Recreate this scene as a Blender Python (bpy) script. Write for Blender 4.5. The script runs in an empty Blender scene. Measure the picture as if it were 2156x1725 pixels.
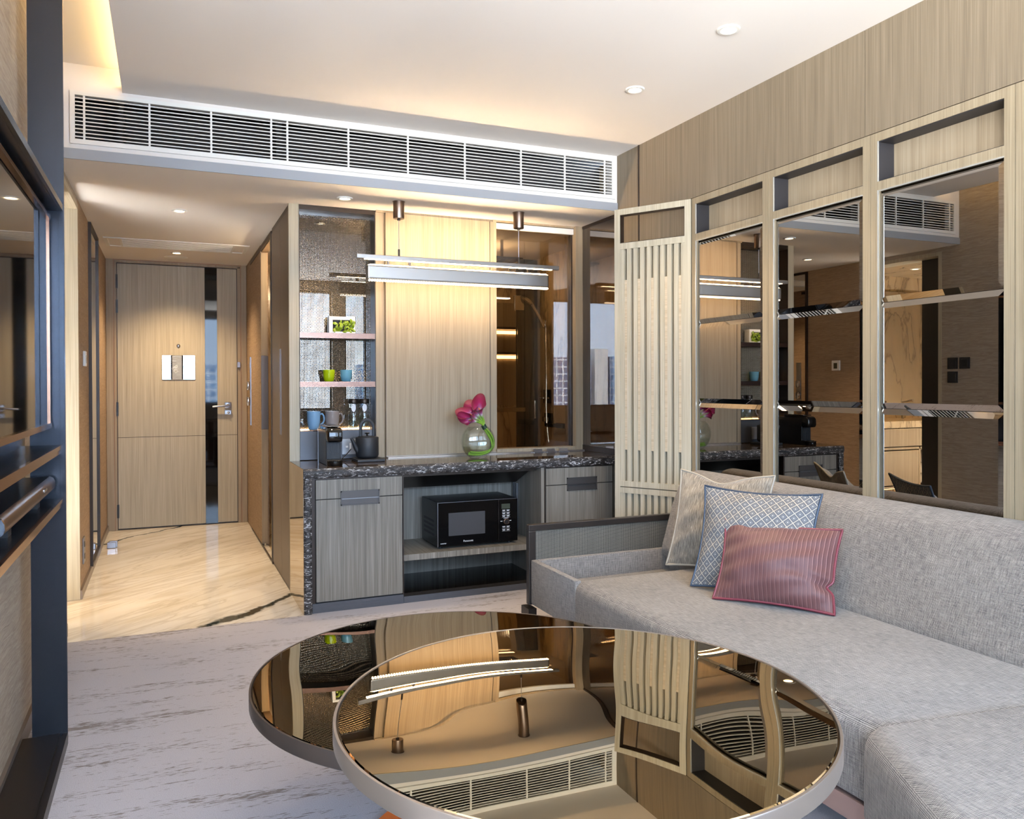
import bpy, bmesh, math, random
from mathutils import Vector, Matrix
random.seed(7)
SC = bpy.context.scene
COL = SC.collection
PI = math.pi

# ------------------------------------------------------------------ camera
W_PX, H_PX = 2156.0, 1725.0
F_PX, YAW, PITCH, ROLL, CY_PX = 1682.5, .408759, -.0078608, -.0030339, 823.54
fw = Vector((math.sin(YAW)*math.cos(PITCH), math.cos(YAW)*math.cos(PITCH), math.sin(PITCH)))
rt = Vector((math.cos(YAW), -math.sin(YAW), 0)); upv = rt.cross(fw)
rt, upv = rt*math.cos(ROLL)+upv*math.sin(ROLL), -rt*math.sin(ROLL)+upv*math.cos(ROLL)
cam_d = bpy.data.cameras.new('camera'); cam = bpy.data.objects.new('camera', cam_d); COL.objects.link(cam)
M = Matrix((rt, upv, -fw)).transposed().to_4x4(); M.translation = (0, 0, 1.2); cam.matrix_world = M
cam_d.sensor_fit = 'HORIZONTAL'; cam_d.sensor_width = 36; cam_d.lens = 36*F_PX/W_PX
cam_d.shift_y = -(H_PX/2-CY_PX)/W_PX; cam_d.clip_start = .05; cam_d.clip_end = 2000
SC.camera = cam

# ------------------------------------------------------------------ render look, sky, daylight
SC.view_settings.view_transform = 'Standard'; SC.view_settings.look = 'None'
SC.view_settings.gamma = 1; SC.view_settings.use_curve_mapping = False
SC.view_settings.exposure = 0.55
cy = SC.cycles
cy.max_bounces = 10; cy.diffuse_bounces = 5; cy.glossy_bounces = 7; cy.transmission_bounces = 6; cy.transparent_max_bounces = 12
cy.sample_clamp_indirect = 6; cy.caustics_reflective = False; cy.caustics_refractive = False
cy.use_denoising = True

SKY = 18
wd = bpy.data.worlds.new('sky'); SC.world = wd; wd.use_nodes = True
nt = wd.node_tree; nt.nodes.clear()
tc = nt.nodes.new('ShaderNodeTexCoord'); sx = nt.nodes.new('ShaderNodeSeparateXYZ'); cr = nt.nodes.new('ShaderNodeValToRGB')
bg = nt.nodes.new('ShaderNodeBackground'); wo = nt.nodes.new('ShaderNodeOutputWorld')
nt.links.new(tc.outputs['Generated'], sx.inputs[0]); mr = nt.nodes.new('ShaderNodeMath'); mr.operation = 'MULTIPLY_ADD'; mr.inputs[1].default_value = .5; mr.inputs[2].default_value = .5
nt.links.new(sx.outputs['Z'], mr.inputs[0]); nt.links.new(mr.outputs[0], cr.inputs[0])
nt.links.new(cr.outputs[0], bg.inputs[0]); nt.links.new(bg.outputs[0], wo.inputs[0]); bg.inputs[1].default_value = SKY
e = cr.color_ramp.elements
e[0].position = 0.0; e[0].color = (2.5, 2.45, 2.36, 1); e[1].position = .85; e[1].color = (.52, .68, .90, 1)
n_ = e.new(.47); n_.color = (2.2, 2.18, 2.12, 1)      # glowing stand-in for the ground below the horizon, added to brighten the ceiling
n_ = e.new(.50); n_.color = (.56, .70, .90, 1)
n_ = e.new(.56); n_.color = (.46, .64, .90, 1)

def portal(name, x0, x1, z0, z1, y):
    l = bpy.data.lights.new(name, 'AREA'); l.shape = 'RECTANGLE'; l.size = x1-x0; l.size_y = z1-z0
    l.cycles.is_portal = True
    o = bpy.data.objects.new(name, l); COL.objects.link(o); o.location = ((x0+x1)/2, y, (z0+z1)/2)
    o.rotation_euler = (PI/2, 0, PI) if False else (-PI/2, 0, 0)
    o.rotation_euler = Vector((0, 1, 0)).to_track_quat('-Z', 'Z').to_euler()
WINS = [(-3.40, -1.82), (-1.66, .11), (.27, 2.04), (2.21, 2.50)]
for a_, b_ in WINS: portal('window_daylight', a_, b_, .87, 2.45, -1.02)

# ------------------------------------------------------------------ constants of the room (metres)
XL, XR, XC = -.45, 2.517, .654
YF, YB, YD, YR = 4.245, 4.74, 7.38, -1.0
ZC, ZL, ZU = 2.583, 2.25, 2.69

# ------------------------------------------------------------------ colour + materials
def lin(c):
    c = c/255.0
    return c/12.92 if c <= .04045 else ((c+.055)/1.055)**2.4
def rgb(r, g, b): return (lin(r), lin(g), lin(b), 1)

class N:
    def __init__(s, name):
        s.m = bpy.data.materials.new(name); s.m.use_nodes = True; s.t = s.m.node_tree; s.t.nodes.clear()
        s.out = s.t.nodes.new('ShaderNodeOutputMaterial')
    def n(s, typ, **k):
        o = s.t.nodes.new('ShaderNode'+typ)
        for a, v in k.items(): setattr(o, a, v)
        return o
    def l(s, a, b): s.t.links.new(a, b)
    def uv(s, sxx=1, syy=1, rot=0):
        c = s.n('UVMap'); mp = s.n('Mapping'); mp.inputs['Scale'].default_value = (sxx, syy, 1); mp.inputs['Rotation'].default_value = (0, 0, rot)
        s.l(c.outputs[0], mp.inputs[0]); return mp.outputs[0]
    def noise(s, vec, scale=1, detail=3, rough=.55, dist=0):
        o = s.n('TexNoise'); o.inputs['Scale'].default_value = scale; o.inputs['Detail'].default_value = detail
        o.inputs['Roughness'].default_value = rough; o.inputs['Distortion'].default_value = dist
        s.l(vec, o.inputs['Vector']); return o.outputs[0]
    def ramp(s, fac, *stops, interp='LINEAR'):
        o = s.n('ValToRGB'); o.color_ramp.interpolation = interp; el = o.color_ramp.elements
        while len(el) < len(stops): el.new(.5)
        for i, (p, c) in enumerate(stops):
            el[i].position = p; el[i].color = c if len(c) == 4 else (*c, 1)
        s.l(fac, o.inputs[0]); return o.outputs[0]
    def math(s, op, a, b=None, c=None, clamp=False):
        o = s.n('Math', operation=op, use_clamp=clamp)
        for i, v in enumerate((a, b, c)):
            if v is None: continue
            if isinstance(v, (int, float)): o.inputs[i].default_value = v
            else: s.l(v, o.inputs[i])
        return o.outputs[0]
    def mix(s, fac, a, b):
        o = s.n('Mix', data_type='RGBA')
        for i, v in ((0, fac), (6, a), (7, b)):
            if isinstance(v, (int, float)): o.inputs[i].default_value = v
            elif isinstance(v, tuple): o.inputs[i].default_value = v
            else: s.l(v, o.inputs[i])
        return o.outputs[2]
    def bump(s, h, strength=.3, dist=.002):
        o = s.n('Bump'); o.inputs['Strength'].default_value = strength; o.inputs['Distance'].default_value = dist
        s.l(h, o.inputs['Height']); return o.outputs[0]
    def bsdf(s, col, rough=.5, metal=0, spec=.5, normal=None, coat=0, coatr=.05, sheen=0):
        o = s.n('BsdfPrincipled')
        for k, v in (('Base Color', col), ('Roughness', rough), ('Metallic', metal)):
            if isinstance(v, (int, float, tuple)): o.inputs[k].default_value = v
            else: s.l(v, o.inputs[k])
        o.inputs['Specular IOR Level'].default_value = spec
        o.inputs['Coat Weight'].default_value = coat; o.inputs['Coat Roughness'].default_value = coatr
        if sheen: o.inputs['Sheen Weight'].default_value = sheen
        if normal is not None: s.l(normal, o.inputs['Normal'])
        s.l(o.outputs[0], s.out.inputs[0]); return s.m

def plain(name, col, rough=.5, metal=0, spec=.5, coat=0):
    return N(name).bsdf(col, rough, metal, spec, coat=coat)
def emit(name, col, strength):
    m = N(name); e_ = m.n('Emission'); e_.inputs[0].default_value = col; e_.inputs[1].default_value = strength
    m.l(e_.outputs[0], m.out.inputs[0]); return m.m
def wood(name, dark, mid, light, rough=.5, horiz=False, fine=230, spec=.35):
    m = N(name)
    v = m.uv(2.2, fine) if horiz else m.uv(fine, 2.2)
    v2 = m.uv(1.2, 45) if horiz else m.uv(45, 1.2)
    f = m.noise(v, 1, 3, .6); g = m.noise(v2, 1, 2, .5)
    h = m.math('ADD', m.math('MULTIPLY', f, .65), m.math('MULTIPLY', g, .35))
    c = m.ramp(h, (.34, dark), (.5, mid), (.66, light))
    return m.bsdf(c, rough, spec=spec, normal=m.bump(f, .12, .001))
def thin_glass(name, tint, gloss=.08, rough=0.0, refl=(1, 1, 1, 1)):
    m = N(name); tr = m.n('BsdfTransparent'); tr.inputs[0].default_value = tint
    gl = m.n('BsdfGlossy'); gl.inputs['Roughness'].default_value = rough; gl.inputs[0].default_value = refl
    lw = m.n('LayerWeight'); lw.inputs[0].default_value = .5
    fc = m.math('ADD', m.math('MULTIPLY', m.math('POWER', lw.outputs['Facing'], 5.0), 1-gloss), gloss, clamp=True)
    mx = m.n('MixShader'); m.l(fc, mx.inputs[0]); m.l(tr.outputs[0], mx.inputs[1]); m.l(gl.outputs[0], mx.inputs[2])
    m.l(mx.outputs[0], m.out.inputs[0]); return m.m

MT = {}
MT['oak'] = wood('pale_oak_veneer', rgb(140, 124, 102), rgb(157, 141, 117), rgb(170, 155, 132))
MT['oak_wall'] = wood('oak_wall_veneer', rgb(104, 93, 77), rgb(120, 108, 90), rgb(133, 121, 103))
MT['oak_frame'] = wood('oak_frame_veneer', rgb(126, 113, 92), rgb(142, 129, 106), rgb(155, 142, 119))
MT['oak_h'] = wood('pale_oak_veneer_cross', rgb(164, 148, 122), rgb(182, 166, 140), rgb(196, 182, 158), horiz=True)
MT['oak_light'] = wood('bleached_oak', rgb(156, 147, 127), rgb(174, 165, 144), rgb(188, 180, 161))
MT['grey_wood'] = wood('grey_stained_wood', rgb(92, 86, 77), rgb(118, 112, 102), rgb(144, 139, 129), rough=.45, fine=300)
MT['white'] = plain('white_ceiling_paint', rgb(226, 222, 218), .8, spec=.2)
MT['white_metal'] = plain('white_powder_coat', rgb(226, 226, 222), .45)
MT['grey_paint'] = plain('grey_trim_paint', rgb(148, 152, 158), .6)
MT['blue_metal'] = plain('dark_blue_grey_metal', rgb(58, 62, 70), .26, .7)
MT['dark_metal'] = plain('dark_bronze_metal', rgb(62, 54, 48), .35, .8)
MT['dark_paint'] = plain('charcoal_lacquer', rgb(42, 41, 44), .5)
MT['black'] = plain('black_plastic', rgb(22, 22, 24), .35)
MT['black_matte'] = plain('matte_black', rgb(34, 35, 38), .55)
MT['black_gloss'] = plain('black_gloss', rgb(14, 13, 13), .06)
MT['copper'] = plain('polished_rose_gold', rgb(176, 136, 112), .16, 1)
MT['copper_deep'] = plain('copper_bronze', rgb(146, 84, 40), .35, .9)
MT['chrome'] = plain('chrome', rgb(205, 205, 208), .1, 1)
MT['steel'] = plain('satin_steel', rgb(165, 165, 170), .3, 1)
MT['grey_plate'] = plain('grey_laminate', rgb(86, 87, 92), .4, .3)
MT['trim_dark'] = plain('dark_brown_trim', rgb(52, 42, 36), .4, .4)
MT['screen'] = plain('television_glass', rgb(8, 8, 9), .03, spec=.3)
MT['mirror'] = plain('bronze_mirror', (.40, .375, .345, 1), .0, 1)
MT['mirror_clear'] = plain('clear_mirror', (.80, .80, .79, 1), .0, 1)
MT['mirror_niche'] = plain('grey_mirror', (.44, .45, .46, 1), .0, 1)
MT['mirror_dark'] = plain('smoked_mirror', (.22, .20, .19, 1), .0, 1)
MT['mirror_gold'] = plain('gold_tint_mirror', (.60, .48, .32, 1), .03, 1)
MT['glass'] = thin_glass('clear_glass', (.95, .97, .96, 1), .05)
MT['win_glass'] = thin_glass('window_glass', (.96, .97, .98, 1), .04)
MT['smoke_glass'] = thin_glass('smoked_partition_glass', (.66, .60, .52, 1), .10)
MT['shower_glass'] = thin_glass('shower_door_glass', (.55, .58, .55, 1), .08)
MT['water'] = thin_glass('water', (.90, .94, .92, 1), .03)
MT['lens'] = emit('lamp_lens_warm', (1, .72, .40, 1), 22)
MT['led'] = emit('linear_light_warm', (1, .78, .52, 1), 19)
MT['led_up'] = emit('upper_linear_light', (1, .70, .40, 1), 70)
MT['led_added'] = emit('added_uplight', (1, .70, .40, 1), 150)  # added emitter, stands in for light bounced up off the pendant body
MT['led_cove'] = emit('cove_light_warm', (1, .66, .26, 1), 22)
MT['led_shelf'] = emit('shelf_light_warm', (1, .62, .28, 1), 9)
MT['white_plastic'] = plain('white_plastic', rgb(232, 232, 230), .35)
MT['cream_metal'] = plain('champagne_metal', rgb(150, 138, 128), .35, .8)
MT['rim_metal'] = plain('satin_bronze_rim', rgb(112, 102, 96), .32, .85)
MT['chrome_dark'] = plain('brushed_dark_nickel', rgb(120, 112, 104), .22, 1)
MT['pink_metal'] = plain('rosy_bronze_leg', rgb(150, 124, 116), .5, .3)
MT['tub'] = plain('white_enamel', rgb(228, 222, 212), .15)
MT['towel'] = plain('white_towel', rgb(226, 220, 208), .9)
MT['leaf'] = plain('bright_green_leaf', rgb(128, 150, 30), .35)
MT['stem'] = plain('green_stem', rgb(140, 176, 60), .4)
MT['tie'] = plain('dark_green_tie', rgb(34, 62, 44), .5)
MT['lime'] = plain('lime_glaze', rgb(172, 190, 10), .18)
MT['sky_glaze'] = plain('turquoise_glaze', rgb(104, 158, 178), .18)
MT['blue_glaze'] = plain('pale_blue_glaze', rgb(122, 160, 192), .2)
MT['taupe_glaze'] = plain('taupe_glaze', rgb(140, 130, 126), .2)
MT['cup_white'] = plain('white_glaze', rgb(232, 228, 220), .2)
MT['lcd'] = plain('lcd_glass', rgb(64, 68, 58), .2)
MT['mesh_metal'] = plain('woven_bronze_wire', rgb(150, 138, 120), .3, .9)
MT['grey_sock'] = plain('grey_socket_plate', rgb(160, 162, 166), .35, .4)
MT['spadix'] = plain('orange_spadix', rgb(220, 120, 60), .6)
MT['oven_window'] = plain('smoked_oven_window', rgb(70, 70, 72), .1)
MT['champ'] = plain('pale_bevel_trim', rgb(206, 204, 196), .25, .6)
MT['trim_black'] = plain('black_brown_wood', rgb(44, 39, 36), .3, .2)
MT['wardrobe'] = plain('taupe_lacquer', rgb(98, 88, 80), .45)
MT['print'] = plain('white_print', rgb(222, 222, 224), .5)

def brushed(name, col, rough=.28):
    m = N(name); f = m.noise(m.uv(3, 900), 1, 2)
    return m.bsdf(col, m.math('ADD', m.math('MULTIPLY', f, .08), rough-.04), 1)
MT['brushed'] = brushed('brushed_gunmetal', rgb(150, 148, 146), .34)
MT['brushed_bronze'] = brushed('brushed_bronze', rgb(128, 112, 100), .3)

def m_table():
    m = N('bronze_mirror_tabletop'); v = m.uv(1, 1)
    h = m.noise(v, 2.3, 0, .3, .4)
    return m.bsdf((.40, .33, .22, 1), .0, 1, normal=m.bump(h, .022, .25))
MT['table_glass'] = m_table()

def m_marble():
    m = N('cream_marble'); geo = m.n('NewGeometry'); sp = m.n('SeparateXYZ'); m.l(geo.outputs['Position'], sp.inputs[0])
    mp = m.n('Mapping'); mp.inputs['Rotation'].default_value = (0, 0, math.radians(-40)); mp.inputs['Scale'].default_value = (1, 1, 1)
    m.l(geo.outputs['Position'], mp.inputs[0])
    st = m.n('Mapping'); st.inputs['Scale'].default_value = (.8, 5.5, 1); m.l(mp.outputs[0], st.inputs[0])
    a = m.noise(st.outputs[0], 1.0, 6, .62, .9)
    st2 = m.n('Mapping'); st2.inputs['Scale'].default_value = (.7, 4, 1); m.l(mp.outputs[0], st2.inputs[0])
    b = m.noise(st2.outputs[0], 1.3, 4, .55, .6)
    base = m.ramp(b, (.3, rgb(212, 202, 182)), (.5, rgb(230, 224, 212)), (.7, rgb(236, 232, 224)))
    vein = m.ramp(a, (.455, (0, 0, 0)), (.495, (1, 1, 1)), (.535, (0, 0, 0)))
    c = m.mix(m.math('MULTIPLY', vein, .30), base, rgb(150, 128, 96))
    wob = m.math('MULTIPLY', m.math('SUBTRACT', m.noise(geo.outputs['Position'], 3.2, 4, .6), .5), .22)
    def line(nx, ny, c0, w):
        d = m.math('ADD', m.math('ADD', m.math('MULTIPLY', sp.outputs[0], nx), m.math('MULTIPLY', sp.outputs[1], ny)), -c0)
        d = m.math('ABSOLUTE', m.math('ADD', d, wob))
        return m.math('SUBTRACT', 1.0, m.math('SMOOTH_MIN', m.math('DIVIDE', d, w), 1.0, .2), clamp=True)
    v1 = line(.711, -.703, -2.84, .034); v2 = line(.742, -.670, -4.876, .017)
    vv = m.math('MULTIPLY', m.math('ADD', v1, v2), 1.8, clamp=True)
    c = m.mix(vv, c, rgb(48, 52, 44))
    return m.bsdf(c, .06, spec=.5)
MT['marble'] = m_marble()
def m_wall_marble():
    m = N('warm_wall_marble'); v = m.uv(1, .35, .3)
    a = m.noise(v, 2.0, 5, .6, 1.2)
    c = m.ramp(a, (.38, rgb(208, 188, 156)), (.48, rgb(196, 176, 144)), (.50, rgb(140, 124, 100)), (.52, rgb(204, 184, 152)))
    return m.bsdf(c, .2)
MT['wall_marble'] = m_wall_marble()

def m_carpet():
    m = N('streaked_grey_carpet'); geo = m.n('NewGeometry')
    rot = m.n('Mapping'); rot.inputs['Rotation'].default_value = (0, 0, math.radians(3)); m.l(geo.outputs['Position'], rot.inputs[0])
    def sc(x, y):
        q = m.n('Mapping'); q.inputs['Scale'].default_value = (x, y, 1); m.l(rot.outputs[0], q.inputs[0]); return q.outputs[0]
    dash = m.noise(sc(26, 190), 1, 2, .6); big = m.noise(sc(1.6, 10), 1, 4, .62); mid = m.noise(sc(5, 50), 1, 3, .6)
    th = m.math('ADD', m.math('MULTIPLY', m.math('SUBTRACT', big, .5), 1.15), m.math('ADD', m.math('MULTIPLY', m.math('SUBTRACT', mid, .5), .55), m.math('SUBTRACT', dash, .5)))
    k = m.ramp(th, (.135, (0, 0, 0)), (.215, (1, 1, 1)))
    fib = m.noise(geo.outputs['Position'], 420, 2)
    base = m.ramp(fib, (.3, rgb(170, 167, 173)), (.7, rgb(199, 196, 202)))
    dk = m.ramp(fib, (.3, rgb(118, 111, 108)), (.7, rgb(150, 142, 137)))
    return m.bsdf(m.mix(k, base, dk), .95, spec=.1, normal=m.bump(fib, .5, .004))
MT['carpet'] = m_carpet()

def m_stone():
    m = N('streaked_dark_stone'); geo = m.n('NewGeometry'); mp = m.n('Mapping'); mp.inputs['Scale'].default_value = (1, 1, 1); m.l(geo.outputs['Position'], mp.inputs[0])
    v = m.uv(26, 75)
    a = m.noise(v, 1, 5, .72, 1.6)
    c = m.ramp(a, (.44, rgb(24, 20, 19)), (.53, rgb(52, 45, 42)), (.575, rgb(120, 116, 114)), (.64, rgb(222, 220, 218)))
    return m.bsdf(c, .32, normal=m.bump(a, .7, .006))
MT['stone_edge'] = m_stone()
def m_stone_top():
    m = N('polished_dark_stone'); geo = m.n('NewGeometry'); mp = m.n('Mapping'); mp.inputs['Scale'].default_value = (2, 16, 1); m.l(geo.outputs['Position'], mp.inputs[0])
    a = m.noise(mp.outputs[0], 3, 5, .65, .8)
    c = m.ramp(a, (.4, rgb(38, 30, 26)), (.56, rgb(84, 68, 54)), (.68, rgb(150, 132, 110)))
    return m.bsdf(c, .04, spec=.9)
MT['stone_top'] = m_stone_top()

def m_tweed(name, dark, mid, light, sc=165):
    m = N(name); v = m.uv(1, 1)
    w1 = m.n('TexWave', wave_type='BANDS', bands_direction='X', wave_profile='SIN'); w1.inputs['Scale'].default_value = sc*.314; w1.inputs['Distortion'].default_value = 1.2; w1.inputs['Detail'].default_value = 1; w1.inputs['Detail Scale'].default_value = 1.0
    w2 = m.n('TexWave', wave_type='BANDS', bands_direction='Y', wave_profile='SIN'); w2.inputs['Scale'].default_value = sc*.314; w2.inputs['Distortion'].default_value = 1.2; w2.inputs['Detail'].default_value = 1; w2.inputs['Detail Scale'].default_value = 1.0
    m.l(v, w1.inputs[0]); m.l(v, w2.inputs[0])
    p = m.math('MULTIPLY', w1.outputs['Fac'], w2.outputs['Fac'])
    s1 = m.noise(m.uv(300, 26), 1, 2); s2 = m.noise(m.uv(26, 300), 1, 2); big = m.noise(v, 4, 3)
    f = m.math('ADD', m.math('MULTIPLY', p, .55), m.math('ADD', m.math('MULTIPLY', s1, .42), m.math('ADD', m.math('MULTIPLY', s2, .30), m.math('MULTIPLY', big, .12))))
    c = m.ramp(f, (.34, dark), (.56, mid), (.86, light))
    return m.bsdf(c, .9, spec=.15, normal=m.bump(p, .5, .003), sheen=.15)
MT['tweed'] = m_tweed('grey_beige_tweed', rgb(54, 52, 52), rgb(120, 114, 109), rgb(182, 176, 168), 300)

def m_weave(name, dark, light, sc, metal=.5):
    m = N(name); c = m.n('TexChecker'); c.inputs['Scale'].default_value = sc; m.l(m.uv(1, 1, PI/4), c.inputs['Vector'])
    n1 = m.noise(m.uv(40, 3), 1, 2)
    col = m.mix(c.outputs['Fac'], dark, light); col = m.mix(m.math('MULTIPLY', n1, .35), col, dark)
    return m.bsdf(col, .45, metal, normal=m.bump(c.outputs['Fac'], .4, .002))
MT['arm_weave'] = m_weave('woven_metal_mesh', rgb(30, 28, 27), rgb(146, 140, 128), 250, .2)

def m_wallpaper(nm, ca, cb):
    m = N(nm); d = m.noise(m.uv(7, 70, .16), 1, 3, .55, 1.6)
    c = m.ramp(d, (.35, ca), (.65, cb))
    return m.bsdf(c, .6, spec=.3, normal=m.bump(d, .45, .006))
MT['wallpaper'] = m_wallpaper('rippled_beige_wallcovering', rgb(144, 132, 118), rgb(166, 155, 141)); MT['leather'] = m_wallpaper('tan_leather_wallcovering', rgb(142, 120, 98), rgb(163, 140, 116))

def m_fur():
    m = N('ash_grey_fur_fabric'); a = m.noise(m.uv(260, 28), 1, 3, .6, .4); b = m.noise(m.uv(5, 4), 1, 3)
    c = m.ramp(m.math('ADD', m.math('MULTIPLY', a, .7), m.math('MULTIPLY', b, .3)), (.32, rgb(70, 63, 55)), (.5, rgb(118, 110, 98)), (.68, rgb(166, 158, 142)))
    return m.bsdf(c, .6, spec=.3, normal=m.bump(a, .7, .006), sheen=.3)
MT['fur'] = m_fur()
def m_diamond():
    m = N('blue_diamond_lattice_fabric'); v = m.uv(37, 37, PI/4)
    sp = m.n('SeparateXYZ'); m.l(v, sp.inputs[0])
    def tri(x): return m.math('ABSOLUTE', m.math('SUBTRACT', m.math('FRACT', x), .5))
    a = tri(sp.outputs[0]); b = tri(sp.outputs[1]); mx = m.math('MAXIMUM', a, b)
    k = m.ramp(mx, (.07, rgb(172, 168, 160)), (.10, rgb(102, 102, 103)), (.20, rgb(102, 102, 103)), (.23, rgb(128, 127, 126)), (.30, rgb(82, 84, 87)), (.43, rgb(94, 96, 99)), (.45, rgb(172, 163, 146)))
    t = m.noise(m.uv(300, 300), 1, 2)
    return m.bsdf(m.mix(m.math('MULTIPLY', t, .25), k, rgb(90, 96, 108)), .75, spec=.2, normal=m.bump(mx, .3, .002))
MT['diamond'] = m_diamond()
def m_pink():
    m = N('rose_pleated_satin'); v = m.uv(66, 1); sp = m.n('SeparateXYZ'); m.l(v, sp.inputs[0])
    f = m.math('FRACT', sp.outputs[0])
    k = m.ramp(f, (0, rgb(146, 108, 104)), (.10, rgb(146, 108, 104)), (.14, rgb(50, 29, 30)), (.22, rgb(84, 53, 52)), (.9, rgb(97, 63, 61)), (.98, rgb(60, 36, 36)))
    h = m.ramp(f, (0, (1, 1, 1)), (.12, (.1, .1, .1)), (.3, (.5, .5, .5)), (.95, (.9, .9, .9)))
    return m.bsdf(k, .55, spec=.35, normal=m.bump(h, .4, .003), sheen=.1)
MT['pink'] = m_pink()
MT['pipe_pink'] = plain('crimson_piping', rgb(104, 36, 48), .5)
MT['pipe_navy'] = plain('navy_piping', rgb(40, 56, 74), .5)
MT['pipe_grey'] = plain('pale_piping', rgb(150, 142, 128), .5)
def m_calla():
    m = N('calla_petal'); c = m.n('UVMap'); sp = m.n('SeparateXYZ'); m.l(c.outputs[0], sp.inputs[0])
    n1 = m.noise(c.outputs[0], 6, 3)
    k = m.ramp(m.math('ADD', sp.outputs[1], m.math('MULTIPLY', m.math('SUBTRACT', n1, .5), .15)), (.0, rgb(96, 150, 40)), (.16, rgb(150, 186, 90)), (.34, rgb(214, 204, 206)), (.52, rgb(176, 96, 140)), (.72, rgb(160, 30, 84)), (1, rgb(112, 6, 40)))
    return m.bsdf(k, .35, spec=.4, sheen=.1)
MT['calla'] = m_calla()
def m_city(nm, ca, cb):
    m = N(nm); v = m.uv(1, 1); b = m.n('TexBrick'); b.offset = 0; b.inputs['Scale'].default_value = 1
    b.inputs['Brick Width'].default_value = 2.2; b.inputs['Row Height'].default_value = 2.3; b.inputs['Mortar Size'].default_value = .2
    b.inputs['Color1'].default_value = ca; b.inputs['Color2'].default_value = cb; b.inputs['Mortar'].default_value = rgb(206, 214, 222)
    m.l(v, b.inputs['Vector']); return m.bsdf(b.outputs[0], .4)
MT['city'] = m_city('curtain_wall_facade', rgb(96, 132, 168), rgb(60, 92, 134)); MT['city_dark'] = m_city('slate_facade', rgb(84, 96, 124), rgb(64, 78, 108))
MT['tan_trim'] = plain('tan_trim', rgb(150, 116, 88), .5)
MT['copper_niche'] = plain('rose_gold_edge', rgb(112, 88, 78), .25, 1)
MT['duct'] = plain('dark_duct_board', rgb(26, 21, 19), .8)
MT['handle_metal'] = plain('dark_handle_metal', rgb(84, 80, 78), .4, .5)
MT['hill'] = plain('hazy_hill', rgb(120, 142, 172), .9)
MT['city_pale'] = plain('pale_concrete', rgb(206, 206, 204), .8)

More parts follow.
